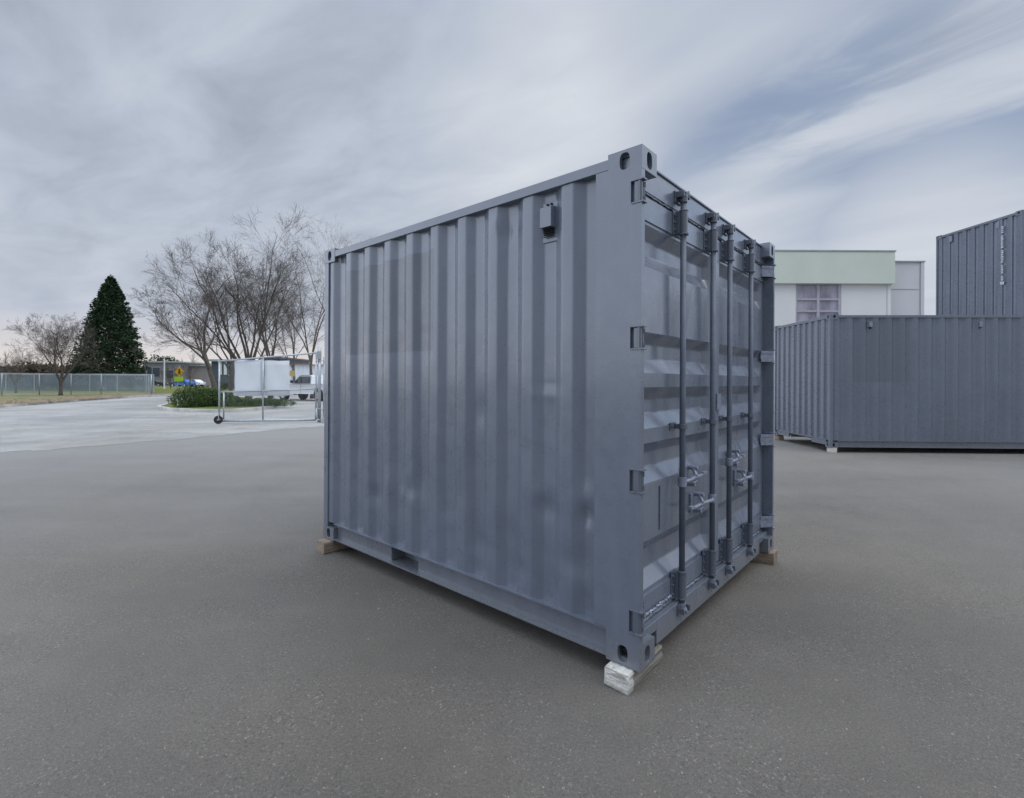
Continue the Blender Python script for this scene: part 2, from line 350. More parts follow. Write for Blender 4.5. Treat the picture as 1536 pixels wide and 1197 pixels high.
# ------------------------------------------------------------------ setting: ground, roads, verges
tag(MB().add([(-1500, -1500, -0.02), (1500, -1500, -0.02), (1500, 1500, -0.02), (-1500, 1500, -0.02)], [(0, 1, 2, 3)]).build('ground', M['earth']), kind='structure')
tag(MB().add([(-60, -40, 0), (60, -40, 0), (60, 130, 0), (-60, 130, 0)], [(0, 1, 2, 3)]).build('yard', M['yard']), kind='structure')
rnd = random.Random(5)
edge = [(-30, 3.0), (-16, 7.4), (-10.2, 10.4), (-8.5, 12.5), (-7.2, 15.1), (-6.2, 16.3), (-3.0, 18.6), (2, 21), (10, 24)]
pts = []
for (a, b) in zip(edge[:-1], edge[1:]):
    for k in range(12):
        t = k/12; pts.append((lerp(a[0], b[0], t)+rnd.uniform(-.05, .05), lerp(a[1], b[1], t)+rnd.uniform(-.10, .10)+.18*math.sin(k*1.3+a[0])))
poly = pts + [(10, 128), (-58, 128), (-58, 3)]
tag(MB().add([(x, y, 0.004) for x, y in poly], [tuple(range(len(poly)))]).build('road', M['road']), kind='structure')
kerbline = [(-17, -2), (-19.2, 6), (-22.4, 15), (-26.3, 25.5), (-29.2, 33), (-30.5, 38), (-31.2, 42.6), (-31.1, 47.4), (-31, 54), (-31, 93)]
def strip(line, w, z0, z1, name, m, **k):
    mb = MB(); n = len(line); L1 = []; L2 = []
    for i, (x, y) in enumerate(line):
        d = Vector(line[min(i+1, n-1)])-Vector(line[max(i-1, 0)]); d.normalize(); nx, ny = -d.y, d.x
        L1.append((x, y)); L2.append((x+nx*w, y+ny*w))
    for i in range(n-1):
        a, b, c_, d = L1[i], L1[i+1], L2[i+1], L2[i]
        mb.add([(*a, z0), (*b, z0), (*c_, z0), (*d, z0), (*a, z1), (*b, z1), (*c_, z1), (*d, z1)],
               [(4, 5, 6, 7), (0, 1, 5, 4), (3, 7, 6, 2)])
    return tag(mb.build(name, m), **k), L2
_, inner = strip(kerbline, 0.2, 0, 0.14, 'kerb', M['kerb'], kind='structure')
vp = [p for p in inner if p[1] < 50]
vp2 = vp + [(-80, 50), (-80, -2)]
tag(MB().add([(x, y, 0.13) for x, y in vp2], [tuple(range(len(vp2)))]).build('dry_verge', M['verge']), kind='structure')
tag(MB().add([(-31.2, 46.6, 0.135), (-31.2, 93, 0.135), (-85, 93, 0.135), (-85, 46.6, 0.135)], [(0, 1, 2, 3)]).build('lawn', M['grass']), kind='structure')
isl = [(-19.5, 27.9), (-18.2, 25.4), (-16.4, 23.7), (-14.8, 22.9), (-13.6, 22.7), (-12.9, 23.2), (-12.5, 24.4), (-12.6, 26.2), (-13.1, 28), (-14.9, 30.2), (-17.5, 33), (-20, 39), (-23, 39), (-22.3, 33)]
_, iin = strip(isl+[isl[0]], 0.16, 0, 0.15, 'island_kerb', M['kerb'], kind='structure')
tag(MB().add([(x, y, 0.14) for x, y in iin[:-1]], [tuple(range(len(iin)-1))]).build('island_lawn', M['grass']), kind='structure')

# ------------------------------------------------------------------ shipping containers
def hole_box(mb, x0, x1, y0, y1, z0, z1, th, holes):
    """hollow corner casting: outer and inner skins joined through oval openings"""
    O = ((x0, x1), (y0, y1), (z0, z1)); I = tuple((a+th, b-th) for a, b in O)
    for ax in range(3):
        u, v = [(1, 2), (2, 0), (0, 1)][ax]
        for sgn in (0, 1):
            key = 'xyz'[ax]+'-+'[sgn]
            def P(B, a, b, lvl):
                q = [0, 0, 0]; q[ax] = lvl; q[u] = a; q[v] = b; return tuple(q)
            lo, li = O[ax][sgn], I[ax][sgn]
            if key not in holes:
                for B, l in ((O, lo), (I, li)):
                    mb.add([P(B, B[u][0], B[v][0], l), P(B, B[u][1], B[v][0], l), P(B, B[u][1], B[v][1], l), P(B, B[u][0], B[v][1], l)], [(0, 1, 2, 3)])
                continue
            hu, hv = holes[key]; cu = (O[u][0]+O[u][1])/2; cv = (O[v][0]+O[v][1])/2
            angs = [2*math.pi*k/32 for k in range(32)]
            for B in (O,):
                angs += [math.atan2(sv_*(B[v][1]-cv), su*(B[u][1]-cu)) % (2*math.pi) for su in (1, -1) for sv_ in (1, -1)]
            angs = sorted(set(round(a, 6) for a in angs)); n = len(angs)
            def oval(a):
                c_, s_ = math.cos(a), math.sin(a); e_ = 2.8
                r = 1/((abs(c_/hu)**e_+abs(s_/hv)**e_)**(1/e_)); return cu+r*c_, cv+r*s_
            def rect(B, a):
                c_, s_ = math.cos(a), math.sin(a); ru = (B[u][1]-B[u][0])/2; rv = (B[v][1]-B[v][0])/2
                r = min(ru/abs(c_) if abs(c_) > 1e-9 else 9, rv/abs(s_) if abs(s_) > 1e-9 else 9); return cu+r*c_, cv+r*s_
            vs = []
            for a in angs: vs.append(P(O, *rect(O, a), lo))
            for a in angs: vs.append(P(O, *oval(a), lo))
            for a in angs: vs.append(P(I, *oval(a), li))
            for a in angs: vs.append(P(I, *rect(I, a), li))
            fs = []
            for r_ in range(3):
                for k in range(n): fs.append((r_*n+k, r_*n+(k+1) % n, (r_+1)*n+(k+1) % n, (r_+1)*n+k))
            mb.add(vs, fs)
def profile(T0, pitch, n, lo, hi, dep, crest=.072, slope=.068, rr=.010):
    """(position, depth) samples of a trapezoid corrugation; crest ends at T0 + k*pitch"""
    def d(t):
        q = (t-T0) % pitch
        if q < slope: return dep*q/slope
        if q < pitch-crest-slope: return dep
        if q < pitch-crest: return dep*(pitch-crest-q)/slope
        return 0.0
    ts = {lo, hi}; k = -2
    while T0+k*pitch < hi+pitch:
        b = T0+k*pitch
        for e_ in (0, slope, pitch-crest-slope, pitch-crest):
            for o in (-rr, -rr*.4, rr*.4, rr):
                if lo < b+e_+o < hi: ts.add(round(b+e_+o, 5))
            if lo < b+e_+.03 < hi: ts.add(round(b+e_+.034, 5))
        k += 1
    out = []
    for t in sorted(ts):
        out.append((t, (d(t-rr*.6)+d(t)+d(t+rr*.6))/3))
    return out

def make_container(name, label, loc, rz, L, W, H, group, main=False, cast=(.19, .162), pitch=.285, T0=.488, gooseneck=False, dents=(), side_mat='paint', vents=(), idmarks=False):
    root = thing(name, label, 'shipping container', loc, rz, group)
    CX, CY, CH = cast[0], cast[1], .116
    pm = M['paint']
    # castings (each its own mesh)
    for ex in (0, 1):
        for ey in (0, 1):
            for ez in (0, 1):
                x0, x1 = (0, CX) if not ex else (L-.178, L); y0, y1 = (-CY, 0) if not ey else (-W, -W+CY)
                z0, z1 = (0, CH) if not ez else (H-CH, H)
                mb = MB(); hole_box(mb, x0, x1, y0, y1, z0, z1, .028,
                    {('x-', 'x+')[ex]: (.028, .042), ('y+', 'y-')[ey]: (.042, .028), ('z-', 'z+')[ez]: (.05, .034)})
                # u,v order: x-> (y,z); y-> (z,x); z-> (x,y)
                mb.build('corner_casting', pm, root, bevel=.009)
    PW = .262 if main else .23
    hz_ = [.236, .934, 1.642, 2.366]
    for ey in (0, 1):
        # door-end posts
        def yy(a, b): return (-b, -a) if not ey else (-W+a, -W+b)
        mb = MB(); zs = [CH]
        if main:
            for h in hz_: zs += [h-.055, h+.055]
        zs.append(H-CH)
        y0, y1 = yy(0, .034); ya0, ya1 = yy(0, .020); yb0, yb1 = yy(.020, .034)
        nz = []
        for k in range(0, len(zs), 2):
            nz.append((zs[k], zs[k+1] if k+1 < len(zs) else zs[k]))
        segs = [(zs[i], zs[i+1], i % 2) for i in range(len(zs)-1)]
        for (a, b, notch) in segs:
            if not notch:
                e0 = a if a > CH+.01 else .160; e1 = b if b < H-CH-.01 else H-.080
                mb.box(0.001, CX, y0, y1, a, b); mb.box(CX, PW, y0, y1, e0, e1)
            else:
                mb.box(.06, PW, ya0, ya1, a, b); mb.box(.001, PW, yb0, yb1, a, b)
        mb.build('corner_post', pm, root)
        # front-end posts
        w0, w1 = yy(0.001, .05)
        MB().box(L-.07, L-.001, w0, w1, CH, H-CH).build('corner_post', pm, root, bevel=.003)
    # rails
    for ey in (0, 1):
        sgn = 1 if not ey else -1; yo = 0 if not ey else -W
        Y = lambda a: yo-sgn*a
        def bx(mb, x0, x1, a, b, z0, z1): mb.box(x0, x1, min(Y(a), Y(b)), max(Y(a), Y(b)), z0, z1)
        mb = MB(); bx(mb, CX-.001, L-.177, .002, .062, H-.078, H-.022); mb.build('top_rail', pm, root, bevel=.003)
        mb = MB()
        gaps = [(1.79, 2.125)] if main else ([] if gooseneck else [(L*.5-1.2, L*.5-.85), (L*.5+.85, L*.5+1.2)])
        xs = [CX-.001]
        for a, b in gaps: xs += [a, b]
        xs.append(L-.177)
        bx(mb, CX-.001, L-.177, .001, .052, .150, .158); bx(mb, CX-.001, L-.177, .001, .052, .014, .024)
        for i in range(0, len(xs), 2): bx(mb, xs[i], xs[i+1], .040, .050, .024, .150)
        for a, b in gaps:
            bx(mb, a, a+.006, .05, .16, .024, .150); bx(mb, b-.006, b, .05, .16, .024, .150); bx(mb, a, b, .16, .166, .024, .150)
        for a, b in gaps: bx(mb, a+.001, b-.001, .0525, .159, .014, .022)
        mb.build('bottom_rail', pm, root)
    # side panels (corrugated sheet with dents)
    for ey in (0, 1):
        sgn = 1 if not ey else -1; yo = 0 if not ey else -W
        pr = profile(T0, pitch, 0, PW-.002, L-.068, .036)
        nzs = 70 if (main and not ey) else 2
        z0, z1 = .156, H-.07
        def fn(i, j):
            t, d = pr[i]; z = lerp(z0, z1, j/(nzs-1))
            if nzs > 2:
                for (tt, zz, rt, rz_, a) in dents:
                    q = ((t-tt)/rt)**2+((z-zz)/rz_)**2
                    if q < 9: d += a*math.exp(-q)
                d += .0030*(mn.noise(Vector((t*2.3, z*1.3, 1.7))))+.0012*mn.noise(Vector((t*9, z*5, 4)))
            return (t, yo-sgn*(.012+d), z)
        mb = MB(); mb.grid(len(pr), nzs, fn)
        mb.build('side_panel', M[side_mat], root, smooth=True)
    # front wall
    pr = profile(.12, .25, 0, .048, W-.048, .045, .11, .018, .006)
    mb = MB(); mb.grid(len(pr), 2, lambda i, j: (L-.014-pr[i][1], -pr[i][0], (.156, H-.07)[j])); mb.build('front_wall', pm, root, smooth=True)
    MB().box(L-.06, L-.004, -W+CY+.001, -CY-.001, H-.082, H-.018).build('front_top_rail', pm, root, bevel=.003)
    mb = MB()
    if gooseneck:
        mb.box(L-.05, L-.003, -W+CY-.02, -CY+.02, .146, .170); mb.box(L-.05, L-.012, -.72, -CY-.001, .045, .146); mb.box(L-.05, L-.012, -W+CY+.001, -W+.72, .045, .146)
        mb.box(L-2.8, L-.06, -.74, -.72, .045, .146); mb.box(L-2.8, L-.06, -W+.72, -W+.74, .045, .146)
    else: mb.box(L-.05, L-.004, -W+CY+.001, -CY-.001, .018, .158)
    mb.build('front_sill', pm, root, bevel=.003)
    # roof with shallow ribs, floor
    pr = profile(.3, .21, 0, .06, L-.06, .02)
    mb = MB(); mb.grid(len(pr), 2, lambda i, j: (pr[i][0], (-.055, -W+.055)[j], H-.026-pr[i][1])); mb.build('roof', pm, root, smooth=True)
    MB().box(.10, L-.055, -W+.055, -.055, .118, .146).build('floor', M['greywood'], root)
    # door header and sill
    hd = MB(); hd.box(.068, .16, -W+.035, -.035, H-.166, H-.030); hd.box(.058, .165, -W+CY+.001, -CY-.001, H-.030, H-.018)
    hd.build('door_header', M['door'], root, bevel=.003)
    sl = MB(); sl.box(.040, .15, -W+.27, -.27, .016, .150); sl.box(.040, .15, -.27, -.036, .095, .150); sl.box(.040, .15, -W+.036, -W+.27, .095, .150)
    sl.build('door_sill', M['door'], root, bevel=.003)
    # doors
    zk = (H-.16)/(2.591-.16)
    DT = 2.415 if main else H-.17; DB = .165; DX = .082
    cy = -W/2
    prof = [(DB, 0), (.310, 0), (.318, 0), (.400, .040), (.408, .042), (.505, .042), (.513, .040), (.572, 0), (.580, 0), (.870, 0), (.880, .001),
            (.955, .040), (.963, .042), (1.032, .042), (1.040, .040), (1.095, 0), (1.102, 0), (1.165, 0), (1.173, 0), (1.250, .040), (1.258, .042), (1.322, .042), (1.330, .040),
            (1.395, 0), (1.403, 0), (1.464, 0), (1.472, 0), (1.545, .040), (1.553, .042), (1.625, .042), (1.633, .040), (1.690, 0), (1.698, 0), (2.030, 0), (2.038, 0),
            (2.112, .040), (2.120, .042), (2.186, .042), (2.194, .040), (2.262, 0), (2.270, 0), (DT, 0)]
    if not main: prof = [(DB, 0)] + [(z*zk, d) for z, d in prof[1:-1]] + [(DT, 0)]
    for side in (0, 1):
        ya, yb = (-.040, cy+.006) if side == 0 else (cy-.006, -W+.040)
        s = -1                                 # both run to smaller y
        ys = [ya, ya-.055] + [ya-.058-.0575*q/8 for q in range(9)] + [ya-.115-(ya-yb-.23)*k/8 for k in range(1, 8)] + [yb+.1155-.0575*q/8 for q in range(9)] + [yb+.055, yb]
        def fd(i, j):
            z, d = prof[j]; y = ys[i]
            m = min(1, max(0, (min(ya-y, y-yb)-.058)/.057)); m = m
            dd = min(d, .042*m)
            if main and d > 0.03: dd += .002*mn.noise(Vector((y*3, z*3, 9)))
            if main and d < .003 and m > .5: dd += .0022*(mn.noise(Vector((y*4, z*3, 3+side)))+.4)
            return (DX+dd, y, z)
        mb = MB(); mb.grid(len(ys), len(prof), fd)
        mb.add([(DX, ya, DB), (DX, yb, DB), (DX, yb, DT), (DX, ya, DT), (DX+.055, ya, DB), (DX+.055, yb, DB), (DX+.055, yb, DT), (DX+.055, ya, DT)],
               [(0, 4, 5, 1), (1, 5, 6, 2), (2, 6, 7, 3), (3, 7, 4, 0), (4, 7, 6, 5)])
        # proud top, bottom and edge members
        mb.box(DX-.007, DX+.004, yb+.002, ya-.002, DT-.135, DT-.012); mb.box(DX-.007, DX+.004, yb+.002, ya-.002, DB+.014, DB+.125)
        door = mb.build('door', M['door'], root)
        if not main: continue
        if side == 1:
            MB().box(DX-.022, DX-.009, ya-.035, ya+.045, DB+.03, DT-.02).build('overlap_strip', M['door'], door, bevel=.003)
            MB().box(DX-.034, DX-.0225, ya-.045, ya+.025, 1.235, 1.345).build('rating_plate', M['lite'], door, bevel=.002)
        # gasket: lumpy rubber round the leaf
        gk = MB(); rg = random.Random(3+side)
        def run(p, q, r0, n):
            P_ = []; rr_ = []
            for k in range(n+1):
                t = k/n; P_.append((lerp(p[0], q[0], t)+rg.uniform(-.002, .002), lerp(p[1], q[1], t), lerp(p[2], q[2], t)+rg.uniform(-.002, .002))); rr_.append(r0*rg.uniform(.8, 1.25))
            gk.tube(P_, rr_, 6)
        run((DX-.004, ya-.01, DT+.006), (DX-.004, yb+.01, DT+.006), .006, 40)
        gk.build('gasket', M['hard'], door); gk = MB()
        run((DX-.004, ya-.01, DB-.004), (DX-.004, yb+.01, DB-.004), .009, 50)
        gk.build('gasket', M['hard'], door)
        if side == 0:                          # frayed seal and weld line near the hinge side
            fr = MB()
            for k in range(46):
                y = -.05-k*.0098; z = .196+.003*math.sin(k*1.9)
                fr.tube([(DX-.016+rg.uniform(-.003, .003), y, z+rg.uniform(-.006, .006)), (DX-.020, y-.013, z+rg.uniform(-.006, .009))], rg.uniform(.004, .0075), 6)
            fr.build('frayed_seal', M['lite'], door); fr = MB()
            for k in range(8):
                fr.tube([(.004, -.036-rg.uniform(0, .01), .20+k*.02), (.0, -.040-rg.uniform(0, .01), .215+k*.02)], rg.uniform(.002, .006), 5)
            fr.build('frayed_seal', M['lite'], door)
            MB().tube([(DX-.002, -.385, .60), (DX-.003, -.385, .845)], .004, 6).build('weld_bead', M['hard'], door)
        rods = (-.575, -1.06) if side == 0 else (-1.385, -1.875)
        RX = .030
        for ri, y in enumerate(rods):
            rod = MB().tube([(RX, y, .125), (RX, y, 2.47)], .0168, 16).build('lock_rod', M['rod'], door, smooth=True)
            for top in (0, 1):
                zc = 2.500 if top else .108; q = 1 if top else -1
                cm = MB()
                cm.cyl((RX, y, zc-q*.022), (0, 0, 1), .030, .023, 12)
                cm.prism([(RX-.024, y-.018), (RX+.030, y-.026), (RX+.034, y+.012), (RX+.002, y+.026), (RX-.022, y+.014)], zc-.009, zc+.009)
                cm.tube([(RX-.018, y-.012, zc), (RX-.022, y-.020, zc+q*.030)], [.010, .007], 8)
                cm.tube([(RX+.020, y+.016, zc), (RX+.010, y+.030, zc+q*.022)], [.010, .006], 8)
                cm.build('cam_end', M['hard'] if top else M['lite'], door, bevel=.002)
                kp = MB()
                kp.box(.030, .0395, y-.045, y+.045, zc-.030, zc+.032)
                kp.box(-.004, .030, y-.044, y-.034, zc-.014, zc+.020); kp.box(-.004, .030, y+.036, y+.045, zc-.014, zc+.020)
                if top:
                    kp = MB(); kp.box(.058, .0675, y-.045, y+.045, zc-.036, zc+.03); kp.box(.008, .058, y-.044, y-.034, zc-.012, zc+.022); kp.box(.008, .058, y+.036, y+.045, zc-.012, zc+.022)
                kp.build('cam_keeper', M['hard'], root, bevel=.002)
                # sleeve bearing with its bolted base
                a, b = (2.280, 2.415) if top else (.170, .325)
                br = MB(); br.tube([(RX, y, a), (RX, y, b)], .0245, 16)
                br.cyl((RX, y, a if top else b), (0, 0, 1), .010, .030, 14); br.cyl((RX, y, b if top else a), (0, 0, 1), .008, .027, 14)
                br.box(RX+.012, DX-.0075, y-.014, y+.026, a+.004, b-.004); br.box(DX-.014, DX-.0072, y-.05, y+.055, a, b)
                for zb in (a+.025, (a+b)/2, b-.025): br.cyl((DX-.017, y+.042, zb), (1, 0, 0), .012, .008, 8)
                br.build('rod_bearing', M['hard'], door, bevel=.0015)
            md = MB(); zm = 1.166
            md.cyl((RX, y, zm), (0, 0, 1), .030, .026, 14); md.box(RX+.01, DX+.001, y-.012, y+.020, zm-.013, zm+.013)
            md.box(DX-.007, DX+.0015, y-.02, y+.06, zm-.022, zm+.022); md.cyl((DX-.011, y+.046, zm), (1, 0, 0), .014, .010, 8)
            md.build('rod_guide', M['hard'], door, bevel=.0015)
            # handle: bar hinged on the rod, hub and catch on the leaf
            outer = (ri == 0) if side == 0 else (ri == 1)
            if side == 0: zc, ys_, ye = (.845, y, y-.335) if ri == 0 else (.665, y, y+.40)
            else: zc, ys_, ye = (.865, y, y-.30) if ri == 0 else (.700, y, y+.36)
            dr = 1 if ye > ys_ else -1
            hb = MB()
            hb.cyl((RX, ys_, zc), (0, 0, 1), .055, .025, 12)
            hb.tube([(RX-.010, ys_+dr*.02, zc), (RX-.024, ys_+dr*.07, zc+.004), (RX-.010, lerp(ys_, ye, .45), zc+.004), (RX-.006, lerp(ys_, ye, .8), zc), (RX-.010, ye, zc+.012)],
                    [.012, .0115, .0115, .011, .009], 10)
            hb.box(RX-.022, RX-.0, min(ye, ye-dr*.05), max(ye, ye-dr*.05), zc+.002, zc+.020)
            hb.build('door_handle', M['lite'], door, smooth=False, bevel=.002)
            hc = lerp(ys_, ye, .52)
            ct = MB()
            ct.box(DX-.012, DX-.0005, hc-.045, hc+.045, zc-.055, zc+.065)
            ct.tube([(DX-.015, hc-.012, zc+.055), (RX+.005, hc-.010, zc+.052), (RX-.014, hc+.004, zc+.020), (RX+.004, hc+.016, zc-.012), (RX+.010, hc+.030, zc-.035)], [.012, .013, .012, .011, .009], 8)
            ct.tube([(RX+.012, hc-.035, zc-.030), (RX-.006, hc-.02, zc-.024), (RX+.002, hc+.02, zc-.030)], .009, 8)
            ct.cyl((RX+.02, hc, zc-.045), (1, 0, 0), .06, .011, 10)
            ct.cyl((RX+.015, hc-.01, zc+.058), (1, 0, 0), .07, .013, 10)
            ct.build('handle_catch', M['lite'], door, bevel=.0015)
        for h in hz_:
            q = 1 if side == 0 else -1; yo = 0 if side == 0 else -W
            Y = lambda a: yo-q*a
            hg = MB()
            hg.cyl((.014, Y(.010), h), (0, 0, 1), .104, .0125, 12)
            for zz in (h+.052, h-.060): hg.box(-.012, .056, min(Y(-.004), Y(.036)), max(Y(-.004), Y(.036)), zz, zz+.009)
            hg.box(.012, .040, min(Y(.0005), Y(.019)), max(Y(.0005), Y(.019)), h-.050, h+.050)
            # blade across to the leaf
            pl = [(-.006, Y(.030)), (.006, Y(.024)), (DX-.002, Y(.118)), (DX-.012, Y(.128))]
            if q < 0: pl = pl[::-1]
            for zz in (h-.046, h+.022): hg.prism(pl, zz, zz+.024)
            hg.prism([(a+.004, b) for a, b in pl], h-.022, h+.022)
            hg.build('hinge', M['hard'] if side == 0 else M['lite'], door, bevel=.0015)
    # ventilators / lashing lugs under the top rail
    for (t, zt, big) in vents:
        w = .040 if big else .035; hgt = .125 if big else .12
        v = MB(); v.box(t-w-.012, t+w+.012, -.044, -.040, zt-hgt-.075, zt+.030)
        v.add([(t-w, -.040, zt), (t+w, -.040, zt), (t+w, .006, zt-.012), (t-w, .006, zt-.012),
               (t-w, -.040, zt-hgt), (t+w, -.040, zt-hgt), (t+w, .006, zt-hgt), (t-w, .006, zt-hgt)],
              [(0, 3, 2, 1), (3, 7, 6, 2), (0, 4, 7, 3), (1, 2, 6, 5), (4, 5, 6, 7)])
        vo = v.build('ventilator', M['lite' if not big else 'paint'], root, bevel=.002)
        v = MB()
        for k in range(5): v.box(t-w+.004, t+w-.004, -.038+k*.002, -.010-k*.003, zt-hgt-.008-k*.010, zt-hgt-.004-k*.010)
        v.build('louvre', M['dark'], vo)
        for q in (-.013, .015): MB().box(t+q-.005, t+q+.005, -.04, -.030, zt+.010, zt+.020).build('rivet', M['dark'], vo)
    return root

# main container: local x runs along the long side away from the doors, local y = 0 is the long side facing left
YAW = 0.7247
dents = [(.335, .70, .035, .05, .022), (.33, .80, .05, .07, -.012), (.60, .69, .06, .05, .010), (.66, .78, .04, .05, -.009),
         (.60, 1.40, .09, .012, .010), (.60, 1.36, .08, .04, -.006), (1.15, 1.22, .06, .09, .007), (1.86, .62, .05, .06, .012), (1.98, .55, .035, .03, -.014),
         (1.76, .72, .05, .14, .010), (2.12, .62, .06, .10, -.010), (2.35, .50, .07, .06, .010), (1.30, .70, .09, .12, .007), (.95, .62, .09, .10, -.008),
         (.45, .42, .07, .07, .010), (.36, .33, .05, .05, -.010), (.80, .30, .08, .05, .009), (1.55, .95, .10, .16, -.005), (.92, 2.36, .03, .07, .015), (.99, 2.40, .06, .05, -.010),
         (1.12, .38, .08, .06, .008), (2.6, .9, .08, .2, .005), (.75, 1.05, .1, .2, .005), (1.45, .45, .07, .05, -.007)]
BLK = CAMH-1.428
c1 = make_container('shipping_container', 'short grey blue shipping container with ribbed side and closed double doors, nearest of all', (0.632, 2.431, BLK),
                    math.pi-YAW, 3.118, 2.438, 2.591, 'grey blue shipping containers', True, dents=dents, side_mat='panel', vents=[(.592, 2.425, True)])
# long high-cube behind on the right
HX, HY = at(1245, 10.75), 10.75
ang = math.atan2(-.034, .999)
LH = 12.192
ox, oy = HX+LH*math.cos(ang), HY+LH*math.sin(ang)
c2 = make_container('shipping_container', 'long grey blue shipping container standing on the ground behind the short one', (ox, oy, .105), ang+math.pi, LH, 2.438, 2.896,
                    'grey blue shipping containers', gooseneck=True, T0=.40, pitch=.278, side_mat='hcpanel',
                    vents=[(LH-.86, 2.74, False), (LH-3.17, 2.74, False), (LH-5.5, 2.74, False), (LH-8, 2.74, False)])
# stack further right
SX, SY = at(1532, 12.95), 12.95
a3 = math.atan2(15.25-12.95, at(1409, 15.25)-at(1532, 12.95))-math.pi/2    # end wall direction minus 90 degrees
x3 = (math.cos(a3), math.sin(a3))
L3 = 12.192
def stack(z, lab):
    return make_container('shipping_container', lab, (SX+x3[0]*L3, SY+x3[1]*L3, z), a3+math.pi, L3, 2.438, 2.896, 'grey blue shipping containers', gooseneck=True, T0=.40, pitch=.278)
c3 = stack(.252, 'bottom container of the stack of two, hidden behind the long container')
c4 = stack(3.150, 'upper container of the stack of two, showing a ribbed end with white characters')
# characters running down the end wall of the upper one, and two small lugs
rm = random.Random(12); mk = MB(); zz = 2.62
for k in range(26):
    if k in (4, 11, 18, 23): zz -= .05
    w = .058; h_ = rm.choice((.022, .03, .034)); x = L3-.0125; y = -.50
    mk.box(x, x+.0015, y-w/2, y+w/2, zz-h_, zz)
    if rm.random() < .6: mk.box(x, x+.0015, y-w/2, y-w/2+.02, zz-h_-.014, zz-h_-.0005)
    if rm.random() < .6: mk.box(x, x+.0015, y+w/2-.02, y+w/2, zz-h_-.014, zz-h_-.0005)
    zz -= h_+.021
mk.box(x, x+.0015, y-.05, y+.05, zz-.10, zz-.02)
mk.build('identification_marking', mat('faded_white_marking', (.45, .48, .52), .6, 0, .3, 9), c4)
for y in (-.62, -1.97):
    MB().box(L-.0 if False else L3-.058, L3-.002, y-.04, y+.04, 2.60, 2.78).build('lashing_lug', M['lite'], c4, bevel=.004)

# timber blocks
def block(label, mt, parent_loc, rz, t0, t1, w0, w1, h, seed, group='timber blocks under the containers', ridged=False):
    o = MB(); rg = random.Random(seed)
    n = 14
    # cross-section rounded a little, wavy along the length
    along_w = (w1-w0) > (t1-t0)
    A = (w0, w1) if along_w else (t0, t1); B = (t0, t1) if along_w else (w0, w1)
    sec = [(0, 0), (.25, -.004), (.5, 0), (.75, .003), (1, 0)]
    ring = [(B[0], 0), (B[1], 0)]
    k = 8
    for i in range(k+1): ring.append((B[1]+(rg.uniform(-.003, .002) if ridged or i % 2 else 0)+(-.004 if i in (0, k) else 0), h*i/k))
    for i in range(6): ring.append((lerp(B[1], B[0], (i+1)/7), h+rg.uniform(-.002, .0)))
    for i in range(k+1): ring.append((B[0]+(rg.uniform(-.002, .003))+(.004 if i in (0, k) else 0), h*(k-i)/k))
    ring = ring[2:]
    m_ = len(ring); vs = []
    for j in range(n):
        a = lerp(A[0], A[1], j/(n-1)); dz_ = rg.uniform(-.0015, .0)
        for (b, z) in ring:
            aa = a+(0.006*math.sin(z*230+b*9) if (ridged and j == 0) else 0)
            bb = b+rg.uniform(-.0012, .0012)
            vs.append((bb, -aa, z+(dz_ if z > .01 else 0)) if along_w else (aa, -bb, z+(dz_ if z > .01 else 0)))
    fs = [(j*m_+i, j*m_+(i+1) % m_, (j+1)*m_+(i+1) % m_, (j+1)*m_+i) for j in range(n-1) for i in range(m_)]
    o.add(vs, fs); o.add([vs[i] for i in range(m_)], [tuple(range(m_))]); o.add([vs[(n-1)*m_+i] for i in range(m_)], [tuple(range(m_-1, -1, -1))])
    b = o.build('timber_block', mt, None); b.location = (parent_loc[0], parent_loc[1], 0.0); b.rotation_euler = (0, 0, rz)
    return tag(b, label, 'timber block', group)
P1, r1 = (0.632, 2.431), math.pi-YAW
block('timber block with a white painted end under the near bottom corner of the short container', woodm('end_painted_timber', (0.50, 0.49, 0.44), (0.80, 0.785, 0.74), 1, True), P1, r1, .03, .165, -.055, .32, BLK-.001, 1, ridged=True)
block('brown timber block under the far left bottom corner of the short container', M['brownwood'], P1, r1, 2.965, 3.09, -.075, .30, BLK-.001, 2)
block('weathered timber block under the right bottom corner of the short container', M['sidewood'], P1, r1, -.035, .34, 2.30, 2.425, BLK-.001, 3)
P2, r2 = (ox, oy), ang+math.pi
block('small white block under the near corner of the long container', M['whitewood'], P2, r2, LH-.15, LH-.02, .0-.01, .14, .104, 4)
block('timber block under the rear corner of the long container end', M['brownwood'], P2, r2, LH-.16, LH-.02, 2.25, 2.45, .104, 5)
for k, (t0, w0) in enumerate(((L3-.3, .0), (L3-.3, 2.2), (.05, .0), (.05, 2.2))):
    block('tall timber block under the bottom container of the stack', M['greywood'], (SX+x3[0]*L3, SY+x3[1]*L3), a3+math.pi, t0, t0+.25, w0, w0+.24, .251, 6+k, 'tall blocks under the stack')

